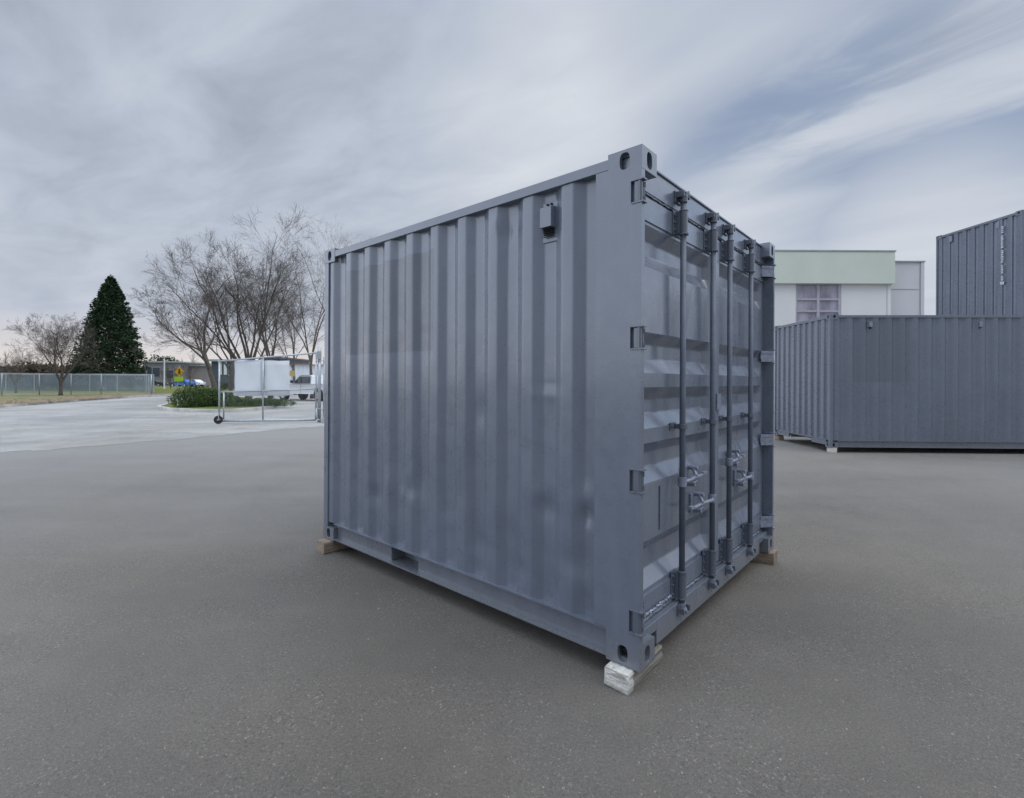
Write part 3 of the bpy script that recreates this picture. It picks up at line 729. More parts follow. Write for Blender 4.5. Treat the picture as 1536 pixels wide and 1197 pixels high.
# ------------------------------------------------------------------ building on the right
D = 26.0
gB = thing('warehouse', 'white walled warehouse with a pale green top band and a purple grey window', 'building', (at(1162, D), D, 0))
bx0 = at(1162, D); X = lambda px, d=D: at(px, d)-bx0
M['green'] = mat('pale_green_cladding', (0.60, 0.65, 0.565), 0.6, 0, 0.05, .6)
M['wallw'] = mat('off_white_panel', (0.72, 0.715, 0.71), 0.7, 0, 0.04, .5, .1, 40)
M['wallg'] = mat('light_grey_panel', (0.58, 0.585, 0.60), 0.7, 0, 0.05, .5, .1, 40)
M['trim'] = mat('grey_trim', (0.33, 0.38, 0.37), 0.5)
g = G('reflection_tinted_glass'); w = g.noise(2.0, 3, .5, g.mapv((1.2, 1, .35), (0, R(25), 0)))
M['glass'] = g.fin(g.mix(g.rng(w, .35, .65), (0.20, 0.19, 0.25), (0.40, 0.38, 0.44)), .12, .7)  # pale slanting reflections put into the glass colour
zt = gz(1250, 373.5, D); zb = gz(1250, 421.5, D)
WX0, WX1 = X(1195), X(1264)
LX = -4.5; RX_ = X(1340)
w = MB(); w.box(LX, WX0, .12, .4, 0, zb+.5); w.box(WX1, RX_-.05, .12, .4, 0, zb+.5); w.box(WX0, WX1, .12, .4, 0, 2.6); w.box(LX, RX_-.05, .41, 14, 0, zb+.3)
w.build('wall', M['wallw'], gB)
w = MB(); w.box(LX-.05, RX_, -.10, .45, zb, zt); w.build('top_band', M['green'], gB, bevel=.02)
w = MB(); w.box(LX-.08, RX_+.03, -.13, .5, zt, zt+.07); w.build('coping', M['trim'], gB)
zt2 = gz(1370, 388.5, D+.7)
w = MB(); w.box(RX_-.049, X(1393), .6, 14, 0, zt2); w.box(X(1394), X(1399), .55, 14, 0, zt2-.02); w.build('side_wing', M['wallg'], gB)
zj = gz(1370, 429, D+.6)
w = MB(); w.box(RX_-.049, X(1392), .585, .602, zj, zj+.035); w.box(X(1393)+.003, X(1394)-.003, .57, .62, 0, zt2-.05)
w.box(X(1332), X(1332)+.03, .112, .125, 0, zb-.01); w.build('panel_joint', M['trim'], gB)
w = MB(); w.box(RX_-.049, X(1400), .52, 14.05, zt2, zt2+.06); w.build('coping', M['trim'], gB)
wf = MB(); zw0 = 2.6
for (a, b) in ((WX0, WX0+.09), ((WX0+WX1)/2-.07, (WX0+WX1)/2+.07), (WX1-.14, WX1)): wf.box(a, b, .14, .26, zw0, zb-.002)
zr = [gz(1230, y, D) for y in (444, 462, 478, 496, 514)]
for z in zr: wf.box(WX0+.09, WX1-.14, .15, .25, z-.05, z+.05)
win = wf.build('window', mat('window_frame_grey', (0.42, 0.41, 0.46), .5), gB)
MB().box(WX0, WX1, .22, .235, zw0, zb-.003).build('pane', M['glass'], win)

# ------------------------------------------------------------------ sliding gate on the left
GA = Vector((at(329, 17.0), 17.0, 0)); GBv = Vector((at(474, 17.75), 17.75, 0)); gd = (GBv-GA); GL = gd.length; grz = math.atan2(gd.y, gd.x)
gt = thing('yard_gate', 'wheeled chain-link yard gate standing open with two white sheets tied to it', 'gate', (GA.x, GA.y, 0), grz)
HT = gz(329, 546, 17.0); HT2 = gz(474, 532, 17.75)
fr = MB()
fr.tube([(0, 0, .14), (0, 0, HT)], .028, 8); fr.tube([(.14, .0, .14), (.14, 0, 1.10)], .026, 8)
fr.tube([(-.05, 0, HT), (GL, 0, HT2)], .028, 8)
fr.tube([(0, 0, .10), (GL, 0, .09)], .034, 8)
fr.tube([(-.0, 0, 1.09), (GL, 0, 1.20)], .026, 8)
xm = GL*(393-329)/(474-329)
fr.tube([(xm, 0, .10), (xm, 0, lerp(HT, HT2, xm/GL))], .028, 8)
fr.tube([(GL, 0, .10), (GL, 0, HT2+.05)], .030, 8)
fr.build('frame', M['galv'], gt, smooth=True)
def meshmat(name, col, sc_, wth):
    g = G(name); o = g.sep()
    a = g.M('MULTIPLY', g.M('ADD', o[0], o[2]), sc_); b = g.M('MULTIPLY', g.M('SUBTRACT', o[0], o[2]), sc_)
    l1 = g.M('LESS_THAN', g.M('FRACT', a), wth); l2 = g.M('LESS_THAN', g.M('FRACT', b), wth)
    al = g.M('MAXIMUM', l1, l2); g.t.links.new(al, g.p.inputs['Alpha'])
    return g.fin(col, .5)
M['wire'] = meshmat('chain_link_wire', (0.42, 0.45, 0.47), 14.0, .03)
MB().add([(.01, 0, .12), (GL-.02, 0, .12), (GL-.02, 0, HT2-.02), (.01, 0, HT-.02)], [(0, 1, 2, 3)]).build('wire_mesh', M['wire'], gt)
for (pa, pb, ya, yb) in ((350.5, 391.5, 543.5, 597.5), (394.5, 432.5, 543.8, 597)):
    xa = GL*(pa-329)/(474-329); xb = GL*(pb-329)/(474-329); dm = 17.3
    z1_, z0_ = gz((pa+pb)/2, ya, dm), gz((pa+pb)/2, yb, dm); mb = MB(); rg = random.Random(int(pa))
    nx_, nz_ = 8, 8
    def fs_(i, j):
        return (lerp(xa, xb, i/(nx_-1))+.006*math.sin(j*1.7), .045+.012*math.sin(i*1.3+j*.8), lerp(z0_, z1_, j/(nz_-1))+.008*math.sin(i*1.1))
    mb.grid(nx_, nz_, fs_)
    o = mb.build('white_sheet', M['white'], gt, smooth=True); so = o.modifiers.new('s', 'SOLIDIFY'); so.thickness = .008
wh = MB(); wh.cyl((-.02, -.02, .145), (0, 1, 0), .08, .14, 20); wl = wh.build('wheel', M['rubber'], gt, bevel=.02)
MB().cyl((-.02, -.02, .145), (0, 1, 0), .09, .03, 12).build('hub', M['galv'], wl)
fk = MB(); fk.tube([(0, -.07, .17), (0, -.07, .34), (.02, 0, .38)], .016, 6); fk.tube([(-.02, -.07, .17), (.16, -.02, .12)], .014, 6); fk.build('fork', M['galv'], gt)
# gate post with roller guide
gp = thing('gate_post', 'tall galvanised gate post with guide bracket beside the short container', 'gate post', (GBv.x+.10, GBv.y+.05, 0), grz)
mb = MB(); mb.tube([(0, 0, 0), (0, 0, gz(476, 524, 17.8))], .06, 12); mb.tube([(.16, .0, 0), (.16, 0, 2.35)], .035, 10); mb.build('post', M['galv'], gp, smooth=True)
mb = MB(); mb.box(-.07, .07, -.09, .02, 2.26, 2.55); mb.build('guide_box', M['galv'], gp, bevel=.01)
mb = MB(); mb.tube([(-.10, -.08, .50), (.22, -.08, .50)], .018, 8); mb.tube([(-.09, -.08, .50), (-.09, -.08, .22), (-.02, -.08, .10), (.08, -.08, .08), (.17, -.08, .20), (.20, -.08, .50)], .022, 8)
mb.tube([(-.1, -.07, 2.2), (.24, -.07, 2.22)], .016, 8); mb.build('bracket', M['galv'], gp, smooth=True)
mb = MB(); mb.prism([(-.22, 0), (.34, 0), (.24, .42), (-.05, .48)], -.22, .22, 'y'); ob = mb.build('concrete_footing', M['concrete'], None, bevel=.02)
ob.location = (GBv.x+.50, GBv.y-.05, 0); tag(ob, 'pale concrete footing block at the foot of the gate post', 'concrete block')

# ------------------------------------------------------------------ chain-link fence at the far left
fpts = [(-33.4, 46.0), (-36.4, 44.0), (-39.6, 41.6), (-43.2, 39.0), (-47.5, 36.0), (-54, 31.5), (-62, 26)]
fe = thing('chain_link_fence', 'long chain-link fence running behind the dry verge at far left', 'fence', (-33.4, 46, .13))
rail = MB(); wires = MB()
def rel(p, z=0): return (p[0]+33.4, p[1]-46, z)
posts = []
for a, b in zip(fpts[:-1], fpts[1:]):
    n = max(1, round(math.dist(a, b)/2.6))
    for k in range(n): posts.append((lerp(a[0], b[0], k/n), lerp(a[1], b[1], k/n)))
posts.append(fpts[-1])
for p in posts: MB().tube([rel(p, 0), rel(p, 1.84)], .035, 8).build('fence_post', M['galv'], fe, smooth=True)
rail.tube([rel(p, 1.80) for p in fpts], .026, 8); rail.tube([rel(p, .06) for p in fpts], .01, 6); rail.build('top_rail', M['galv'], fe)
M['wire2'] = meshmat('far_chain_link', (0.46, 0.53, 0.58), 9.0, .13)
for a, b in zip(fpts[:-1], fpts[1:]):
    wires.add([rel(a, .03), rel(b, .03), rel(b, 1.80), rel(a, 1.80)], [(0, 1, 2, 3)])
wires.build('wire_mesh', M['wire2'], fe)
f2 = [(-33.4, 46.3), (-40, 54), (-56, 52)]
fe2 = thing('slatted_fence', 'bluish slatted fence behind the chain-link fence and in front of the conifer', 'fence', (-33.4, 46.3, .13))
M['slat'] = mat('blue_grey_slats', (0.12, 0.16, 0.20), .6, 0, .3, .8)
mb = MB(); fx = lambda p, z: (p[0]+33.4, p[1]-46.3, z)
for a, b in zip(f2[:-1], f2[1:]):
    n = int(math.dist(a, b)/.14)
    for k in range(n):
        t0, t1 = k/n, (k+.72)/n
        p = (lerp(a[0], b[0], t0), lerp(a[1], b[1], t0)); q = (lerp(a[0], b[0], t1), lerp(a[1], b[1], t1))
        mb.add([fx(p, .05), fx(q, .05), fx(q, 1.75), fx(p, 1.75)], [(0, 1, 2, 3)])
mb.build('slats', M['slat'], fe2)
mb = MB(); mb.tube([fx(p, 1.8) for p in f2], .03, 6); mb.build('top_rail', M['galv'], fe2)
for a, b in zip(f2[:-1], f2[1:]):
    n = round(math.dist(a, b)/2.6)
    for k in range(n+1):
        p = (lerp(a[0], b[0], k/n), lerp(a[1], b[1], k/n)); MB().tube([fx(p, 0), fx(p, 1.84)], .035, 6).build('fence_post', M['galv'], fe2)

# ------------------------------------------------------------------ trees
def bare_tree(label, x, y, height, r0, seed, fork=.22, spread=.5, lean=(0, 0), levels=4, name='bare_tree', mt='twig', group='bare winter trees', dens=1.0, limbs=6, excurrent=False, thin=1.0, z=0.1):
    rg = random.Random(seed)
    T = MB(); C_ = MB(); cnt = [0]
    def branch(p, d, length, r, lev, up):
        n = max(3, int(5+2*(levels-lev)*.5)) if lev < 3 else 3
        pts_ = [p.copy()]; rs = [r]; dd = d.copy(); q = p.copy()
        for i in range(n):
            dd = (dd+Vector((rg.uniform(-1, 1), rg.uniform(-1, 1), rg.uniform(-1, 1)))*(.13+.045*lev)+Vector((0, 0, up))).normalized()
            q = q+dd*(length/n); pts_.append(q.copy()); rs.append(max(.004*thin, r*(1-(i+1)/n*.82)))
        (T if lev <= 1 else C_).tube(pts_, rs, 7 if lev <= 1 else (4 if lev == 2 else 3), cap=False)
        cnt[0] += 1
        if lev >= levels: return
        nch = {0: 8, 1: 12, 2: 11, 3: 9, 4: 3}[lev]*dens
        nch = int(nch)+(rg.random() < nch % 1)
        for k in range(nch):
            t = rg.uniform(.22, 1.0)*n; i = min(n-1, int(t)); pp = pts_[i].lerp(pts_[i+1], t-i)
            ax = (pts_[i+1]-pts_[i]).normalized(); o = ax.orthogonal().normalized()
            o = (Matrix.Rotation(rg.uniform(0, 2*math.pi), 3, ax) @ o)
            an = R(rg.uniform(24, 52)); nd_ = (ax*math.cos(an)+o*math.sin(an)).normalized()
            branch(pp, nd_, length*rg.uniform(.34, .60)*(1.18-.55*t/n), max(.0045*thin, rs[i]*rg.uniform(.34, .52)), lev+1, .03)
    root = thing(name, label, 'tree', (x, y, z), 0, group)
    lean = Vector((lean[0], lean[1], 1)).normalized()
    if excurrent:
        n = 12; pts_ = []; rs = []
        q = Vector((0, 0, -.1)); dd = lean.copy()
        for i in range(n+1):
            pts_.append(q.copy()); rs.append(max(.008, r0*(1-(i/n)*.95))); dd = (dd+Vector((rg.uniform(-1, 1), rg.uniform(-1, 1), 0))*.05).normalized(); q = q+dd*height/n
        T.tube(pts_, rs, 8)
        for k in range(int(30*dens)):
            t = rg.uniform(fork, .97)*n; i = min(n-1, int(t)); pp = pts_[i].lerp(pts_[i+1], t-i); a = rg.uniform(0, 6.283); el_ = R(rg.uniform(10, 50)+20*t/n)
            nd_ = Vector((math.cos(a)*math.cos(el_), math.sin(a)*math.cos(el_), math.sin(el_)))
            branch(pp, nd_, height*spread*(1.08-t/n)*rg.uniform(.7, 1.1), rs[i]*.38, 2, .03)
    else:
        hf = height*fork; n = 5; pts_ = []; rs = []; q = Vector((0, 0, -.1)); dd = lean.copy()
        for i in range(n+1):
            pts_.append(q.copy()); rs.append(r0*(1.25 if i == 0 else 1-.22*i/n)); dd = (dd+Vector((rg.uniform(-1, 1), rg.uniform(-1, 1), 0))*.03).normalized(); q = q+dd*hf/n
        T.tube(pts_, rs, 10)
        top = pts_[-1]
        for k in range(limbs):
            a = 2*math.pi*(k+rg.uniform(-.3, .3))/limbs; tilt = spread*rg.uniform(.45, 1.25) if k else spread*.15
            nd_ = (lean*.5+Vector((math.cos(a)*math.sin(tilt), math.sin(a)*math.sin(tilt), math.cos(tilt)))).normalized()
            s0 = pts_[3].lerp(top, rg.uniform(0, 1)); branch(s0, nd_, (height-hf)*rg.uniform(.72, 1.0)*(1-.18*tilt), r0*rg.uniform(.34, .5), 1, .045)
    T.build('trunk', M['bark'] if mt != 'palebark' else M['palebark'], root, smooth=True)
    C_.build('crown', M[mt], root)
    return root
def tx(px, d): return at(px, d)
bare_tree('large spreading bare tree rising behind the two white gate sheets', tx(373, 33), 33, 12.6, .22, 11, fork=.18, spread=.92, limbs=10, dens=.9)
bare_tree('bare tree leaning left from the hedge with long low branches reaching left', tx(330, 29.5), 29.5, 9.0, .15, 22, fork=.36, spread=1.12, lean=(-.30, 0), limbs=6, dens=.85)
bare_tree('upright bare tree just left of the white gate sheets', tx(346, 36), 36, 9.8, .15, 33, fork=.28, spread=.6, limbs=4, dens=.6)
bare_tree('bare tree with a dark trunk rising over the right white gate sheet', tx(406, 40), 40, 11.2, .19, 44, fork=.30, spread=.65, limbs=5, dens=.68)
bare_tree('slender bare tree standing behind the hood of the white pickup', tx(443, 50), 50, 10.5, .15, 55, fork=.3, spread=.65, limbs=6, lean=(-.06, 0), dens=.8)
bare_tree('tall thin bare tree standing clear beside the left edge of the short container', tx(468, 40), 40, 14.6, .13, 66, fork=.24, spread=.30, limbs=5, dens=.7, mt='twig', levels=4, thin=.8)
bare_tree('pale bare tree partly hidden by the left edge of the short container', tx(503, 44), 44, 16.5, .14, 67, fork=.3, spread=.36, limbs=4, dens=.6, mt='palebark', levels=4, thin=.8)
bare_tree('small bare tree on the dry verge in front of the chain-link fence', tx(91, 41), 41, 7.4, .14, 77, fork=.2, spread=.75, excurrent=False, limbs=8, dens=.92, z=.13)
bare_tree('sapling on the lawn to the right of the yellow warning sign', tx(285, 60), 60, 4.6, .09, 88, fork=.35, spread=.8, limbs=5, dens=.7, levels=3, z=.13, thin=1.6)
bare_tree('small bare tree behind the fence at the far left edge', tx(24, 47), 47, 4.4, .10, 99, fork=.25, spread=.9, limbs=6, dens=.8, levels=3, z=.13, thin=1.5)
bare_tree('bare bush behind the yellow warning sign', tx(256, 74), 74, 4.2, .08, 101, fork=.15, spread=1.0, limbs=6, dens=.8, levels=3, z=.13, thin=1.6)
# conifer
def leafcloud(mb, pts_, size, rg, n_per=1, flat=.5):
    for p, d in pts_:
        a = Vector((rg.gauss(0, 1), rg.gauss(0, 1), rg.gauss(0, 1)*flat)).normalized(); a = (a+d).normalized(); b = a.orthogonal().normalized()
        b = Matrix.Rotation(rg.uniform(0, 6.28), 3, a) @ b; s_ = size*rg.uniform(.6, 1.4)
        mb.add([p-b*s_*.35, p+a*s_*.6-b*s_*.12, p+a*s_, p+a*s_*.5+b*s_*.35], [(0, 1, 2, 3)])
def conifer(label, x, y, h, w, seed, n=9000, name='conifer'):
    rg = random.Random(seed); root = thing(name, label, 'tree', (x, y, .1))
    MB().tube([(0, 0, 0), (0, 0, h*.5), (0, 0, h*.97)], [w*.05, w*.03, .02], 8).build('trunk', M['bark'], root)
    mb = MB(); limb = MB()
    nb = 330
    for k in range(nb):
        t = (k+.5)/nb; z = h*(.03+.965*t**.92); a = k*2.39996+rg.uniform(-.3, .3)
        prof_ = (1-t)**.78*min(1, .80+t*1.4)*(1.0 if t < .93 else .8)
        rr = w/2*prof_*rg.uniform(.80, 1.10)+.12
        droop = rg.uniform(-.12, .22)
        ux, uy = math.cos(a), math.sin(a)
        limb.tube([(0, 0, z), (ux*rr*.6, uy*rr*.6, z+rr*.05), (ux*rr*.95, uy*rr*.95, z-rr*droop*.3)], [.05, .03, .012], 4, cap=False)
        pl = []
        m_ = int(8+n/nb*(.35+rr/w*2.2))
        for q in range(m_):
            s_ = rg.uniform(.30, 1.0)**.7; wd = (1.0-s_*.55)*rr*.30+.10
            off = rg.gauss(0, wd*.6)
            p = Vector((ux*rr*s_-uy*off, uy*rr*s_+ux*off, z+rr*(.08*math.sin(s_*3)-droop*.3*s_)+rg.gauss(0, .13)))
            pl.append((p, Vector((ux*.8, uy*.8, .15+(.3 if s_ > .85 else 0)))))
        leafcloud(mb, pl, .30, rg, flat=.6)
    limb.build('limbs', M['bark'], root); mb.build('crown', M['needle'], root)
    return root
conifer('tall dark green conical conifer behind the fence', tx(166, 60), 60, 13.6, 8.2, 7, n=24000)
# distant evergreen clumps and brush
def clump(name, label, x, y, w, dep, h, seed, mt, n=2500, size=.4, z=0.0, cat='bush', lobes=9):
    rg = random.Random(seed); root = thing(name, label, cat, (x, y, z))
    mb = MB(); st = MB(); cs = []
    for k in range(lobes):
        cs.append((Vector((rg.uniform(-.42, .42)*w, rg.uniform(-.4, .4)*dep, h*rg.uniform(.35, .68))), rg.uniform(.22, .36)))
    for k in range(n):
        c_, s_ = rg.choice(cs); v = Vector((rg.gauss(0, 1), rg.gauss(0, 1), rg.gauss(0, 1))).normalized()*rg.uniform(.55, 1)**.5
        p = c_+Vector((v.x*w*s_*.8, v.y*dep*s_, v.z*h*s_*1.15)); p.z = max(.05, p.z)
        leafcloud(mb, [(p, v*.6)], size, rg, flat=1)
    for c_, s_ in cs: st.tube([(c_.x*.4, c_.y*.4, 0), tuple(c_)], [.05, .02], 5)
    st.build('stems', M['bark'], root); mb.build('foliage', M[mt], root); return root
clump('evergreen_tree', 'dark rounded evergreen crown rising behind the roof of the grey building', tx(245, 118), 118, 6.5, 3, 7.4, 3, 'needle', 2600, .5, 0, 'tree', 14)
rb = random.Random(8)
for k, (px, d, w_, h_) in enumerate(((40, 66, 7, 3.0), (62, 64, 6, 3.4), (88, 66, 6, 3.2), (110, 63, 6, 3.6), (128, 66, 6, 3.0))):
    clump('brush_thicket', ['low brown thicket left of the small bare tree', 'brown thicket just left of the small bare tree trunk', 'brown thicket behind the small bare tree trunk', 'brown thicket between the small bare tree and the conifer', 'brown thicket at the left foot of the conifer'][k],
          tx(px, d), d, w_, 2.5, h_, 20+k, 'brush', 1500, .45, .1)
for k, (px, d, h_) in enumerate(((8, 70, 7.0), (44, 74, 6.6), (63, 70, 5.2))):
    bare_tree(['hazy bare tree at the very left edge of the picture', 'second hazy bare tree from the left edge', 'low hazy bare tree left of the small verge tree'][k], tx(px, d), d, h_-1.2, .10, 120+k, fork=.15, spread=.9, limbs=6, dens=.8, levels=3, thin=2.2, mt='palebark')

# hedge on the island: low clipped juniper mass
def hedge():
    rg = random.Random(4); root = thing('hedge', 'low dense green hedge on the kerbed island behind the gate', 'hedge', (-14.5, 24.6, .14))
    mb = MB(); st = MB(); lobes = []
    for k in range(34):
        t = k/33; px = lerp(276, 425, t); d = lerp(24.8, 26.6, t)+rg.uniform(-.6, .9); hh = lerp(.90, .30, sstep(t, .22, .60))*rg.uniform(.80, 1.15)
        lobes.append((Vector((tx(px, d)+14.5, d-24.6, 0)), hh, rg.uniform(.55, .85)))
    for c_, hh, r in lobes:
        for q in range(680 if hh > .5 else 300):
            v = Vector((rg.gauss(0, 1), rg.gauss(0, 1), rg.gauss(0, 1))).normalized()*rg.uniform(.75, 1.03)
            p = c_+Vector((v.x*r, v.y*r, hh*.5+v.z*hh*.55)); p.z = max(.02, p.z)
            leafcloud(mb, [(p, v*.9+Vector((0, 0, .35)))], .085, rg, flat=1)
        st.tube([(c_.x, c_.y, 0), (c_.x+.1, c_.y, hh*.7)], [.03, .01], 4)
    st.build('stems', M['bark'], root); mb.build('foliage', M['leaf'], root)
hedge()

# ------------------------------------------------------------------ far buildings on the left
def far_building(label, px0, px1, d, ytop, ymid, name='building', wallm=None, dep=12, wins=(), fascia=None, extras=None):
    x0, x1 = tx(px0, d), tx(px1, d); root = thing(name, label, 'building', (x0, d, 0)); H_ = gz((px0+px1)/2, ytop, d); W_ = x1-x0
    MB().box(0, W_, 0, dep, 0, H_-.3).build('wall', wallm, root)
    MB().box(-.3, W_+.3, -.4, dep+.3, H_-.3, H_).build('roof', fascia or M['trim'], root)
    for (a, b, ya, yb) in wins:
        xa, xb = tx(a, d)-x0, tx(b, d)-x0; za, zb_ = gz((a+b)/2, yb, d), gz((a+b)/2, ya, d)
        f = MB().box(xa-.08, xb+.08, -.06, .0-.002, za-.08, zb_+.08).build('window', M['trim'], root)
        MB().box(xa, xb, -.075, -.0615, za, zb_).build('pane', M['fglass'], f)
    return root
M['fglass'] = mat('dark_glass', (0.04, 0.05, 0.065), .15, 0, .2, .3)
M['fgrey'] = mat('grey_siding', (0.20, 0.195, 0.20), .8, 0, .1, .5)
M['ftan'] = mat('warm_grey_siding', (0.29, 0.27, 0.255), .8, 0, .1, .5)
M['fdark'] = mat('slate_wall', (0.085, 0.10, 0.125), .7, 0, .15, .5)
far_building('long low grey building left of the yellow warning sign', 214, 266, 108, 546.5, 0, wallm=M['fgrey'], wins=((221, 228, 556, 570), (229, 240, 556, 570), (250, 260, 560, 572)))
far_building('low warm grey building right of the yellow warning sign', 272, 318, 112, 551.5, 0, wallm=M['ftan'], wins=())
fb = far_building('dark slate building with two white vertical panels beyond the hedge', 317, 352, 74, 543, 0, wallm=M['fdark'], wins=((343, 347, 552, 566),))
for (a, b) in ((329.3, 332.8), (336.3, 340.5)):
    MB().box(tx(a, 74)-tx(317, 74), tx(b, 74)-tx(317, 74), -.12, -.003, gz(335, 566, 74), gz(335, 546, 74)).build('white_wall_panel', M['white'], fb)
far_building('grey roofed building behind the white gate sheets', 392, 420, 84, 538.5, 0, wallm=M['fdark'], fascia=M['fdark'], wins=((396, 402, 556, 564),))
far_building('grey wall building at the far left behind the brush', -70, 45, 92, 556, 0, wallm=M['fgrey'], wins=((2, 10, 560, 566), (16, 24, 560, 566)))
# white corrugated shed behind the pickup
xs0 = tx(427, 64); sh = thing('white_shed', 'white corrugated shed behind the pickup truck', 'shed', (xs0, 64, 0))
hs = gz(455, 550.5, 64); pr = profile(.2, .5, 0, 0, tx(525, 64)-xs0, .06, .18, .06, .01)
mb = MB(); mb.grid(len(pr), 2, lambda i, j: (pr[i][0], pr[i][1], (0, hs)[j])); mb.box(0, tx(525, 64)-xs0, .1, 8, 0, hs-.01); mb.build('wall', M['white'], sh)
MB().box(-.2, tx(525, 64)-xs0+.2, -.2, 8.2, hs, hs+.12).build('roof', mat('rusty_roof_edge', (0.32, 0.24, 0.21), .7), sh)
clump('clipped_hedge', 'dark hedge below the two white wall panels', tx(337, 66), 66, 2.4, 1.2, 1.1, 61, 'leaf', 900, .16, .13, 'hedge')

# ------------------------------------------------------------------ signs, pole
M['yellow'] = mat('sign_yellow', (0.80, 0.42, 0.015), .45, 0, .03)
M['lime'] = mat('fluorescent_yellow_green', (0.48, 0.72, 0.03), .45, 0, .03)
M['black'] = mat('sign_black', (0.012, 0.012, 0.012), .5)
dS = 66; sg = thing('warning_sign', 'yellow diamond pedestrian warning sign with a lime plate below, on the lawn', 'road sign', (tx(269, dS), dS, .13))
MB().tube([(-.36, .05, 0), (-.1, .05, 1.6), (0, .05, 3.1)], .045, 8).build('post', M['galv'], sg)
zc = gz(269.3, 562, dS)-.13; a_ = .62
pn = MB(); pn.prism([(-a_, zc), (0, zc-a_), (a_, zc), (0, zc+a_)], -.03, -.0, 'y'); pl = pn.build('diamond_panel', M['yellow'], sg)
mb = MB(); mb.prism([(math.cos(k*math.pi/6)*.115, zc+.26+math.sin(k*math.pi/6)*.115) for k in range(12)], -.036, -.031, 'y')
mb.prism([(-.10, zc+.12), (-.16, zc-.10), (-.08, zc-.12), (-.16, zc-.40), (-.07, zc-.40), (.0, zc-.20), (.10, zc-.40), (.19, zc-.38), (.09, zc-.10), (.17, zc-.06), (.12, zc+.12)], -.036, -.031, 'y')
mb.build('walking_figure', M['black'], pl)
MB().box(-.66, .50, -.03, 0, zc-1.28, zc-.66).build('lime_plate', M['lime'], sg)
ys = thing('notice_sign', 'small yellow notice sign seen between the gate and the pickup truck', 'sign', (tx(437.5, 45), 45, 0))
MB().tube([(0, .03, 0), (0, .03, 2.6)], .04, 6).build('post', M['galv'], ys)
zc = gz(437.5, 563, 45); MB().box(-.28, .28, -.02, 0, zc-.26, zc+.24).build('panel', mat('dull_yellow', (.55, .42, .10), .5), ys)
po = thing('light_pole', 'slim white pole standing on the lawn left of the yellow sign', 'pole', (tx(246.5, 70), 70, .13))
MB().tube([(0, 0, 0), (0, 0, gz(246, 541, 70)-.13)], [.10, .07], 8).build('pole', M['white'], po)
MB().box(-.12, .5, -.08, .08, gz(246, 541, 70)-.14, gz(246, 541, 70)).build('lamp_head', M['galv'], po)
sk = thing('marker_post', 'short white marker post at the left tip of the kerbed island', 'post', (tx(267, 26.3), 26.3, .14))
MB().tube([(0, 0, 0), (0, 0, .62)], .035, 8).build('post', M['white'], sk)
MB().box(-.05, .05, -.045, -.036, .40, .55).build('reflector', M['galv'], sk)

# ------------------------------------------------------------------ vehicles
M['vwhite'] = mat('white_car_paint', (0.72, 0.74, 0.77), .25, 0, .02, 1, spec=.6)
M['vblue'] = mat('blue_car_paint', (0.03, 0.14, 0.42), .25, 0, .05, 1, spec=.6)
M['vdark'] = mat('dark_car_paint', (0.03, 0.033, 0.04), .25, 0, .05, 1, spec=.6)
M['chrome'] = mat('alloy', (0.5, 0.5, 0.52), .3, .8)
M['lampglass'] = mat('lamp_glass', (0.6, 0.6, 0.6), .15)
def wheelset(root, xs_, half, r, w=.24):
    for x in xs_:
        for s in (-1, 1):
            y = s*(half-w/2+.01)
            t = MB().cyl((x, y, r), (0, 1, 0), w, r, 22); wo_ = t.build('tyre', M['rubber'], root, bevel=.03)
            rm_ = MB(); rm_.cyl((x, y+s*.02, r), (0, 1, 0), w, r*.58, 18); rm_.cyl((x, y+s*.04, r), (0, 1, 0), w, r*.2, 10); rm_.build('rim', M['chrome'], wo_)
def shell(mb, prof_, half, tuck=0.0, zt=None):    # side outline (x,z) extruded with slightly tucked sides
    n = len(prof_); vs = []
    for s, k in ((-1, 1), (-1, .93), (1, .93), (1, 1)): pass
    for y, f in ((-half*.90, 0), (-half, 1), (half, 1), (half*.90, 0)):
        cx_ = sum(p[0] for p in prof_)/n; cz_ = sum(p[1] for p in prof_)/n
        for x, z in prof_:
            q = 1 if f else .97
            vs.append((cx_+(x-cx_)*q, y*(1-tuck*max(0, (z-zt)) if zt is not None else 1), cz_+(z-cz_)*q))
    fs = [tuple(range(n)), tuple(range(4*n-1, 3*n-1, -1))]
    for r_ in range(3): fs += [(r_*n+i, (r_+1)*n+i, (r_+1)*n+(i+1) % n, r_*n+(i+1) % n) for i in range(n)]
    mb.add(vs, fs)
def arch(cx, z0, r, n=6):
    return [(cx+r*math.cos(a), z0+r*math.sin(a)) for a in [math.pi*k/n for k in range(n+1)]]
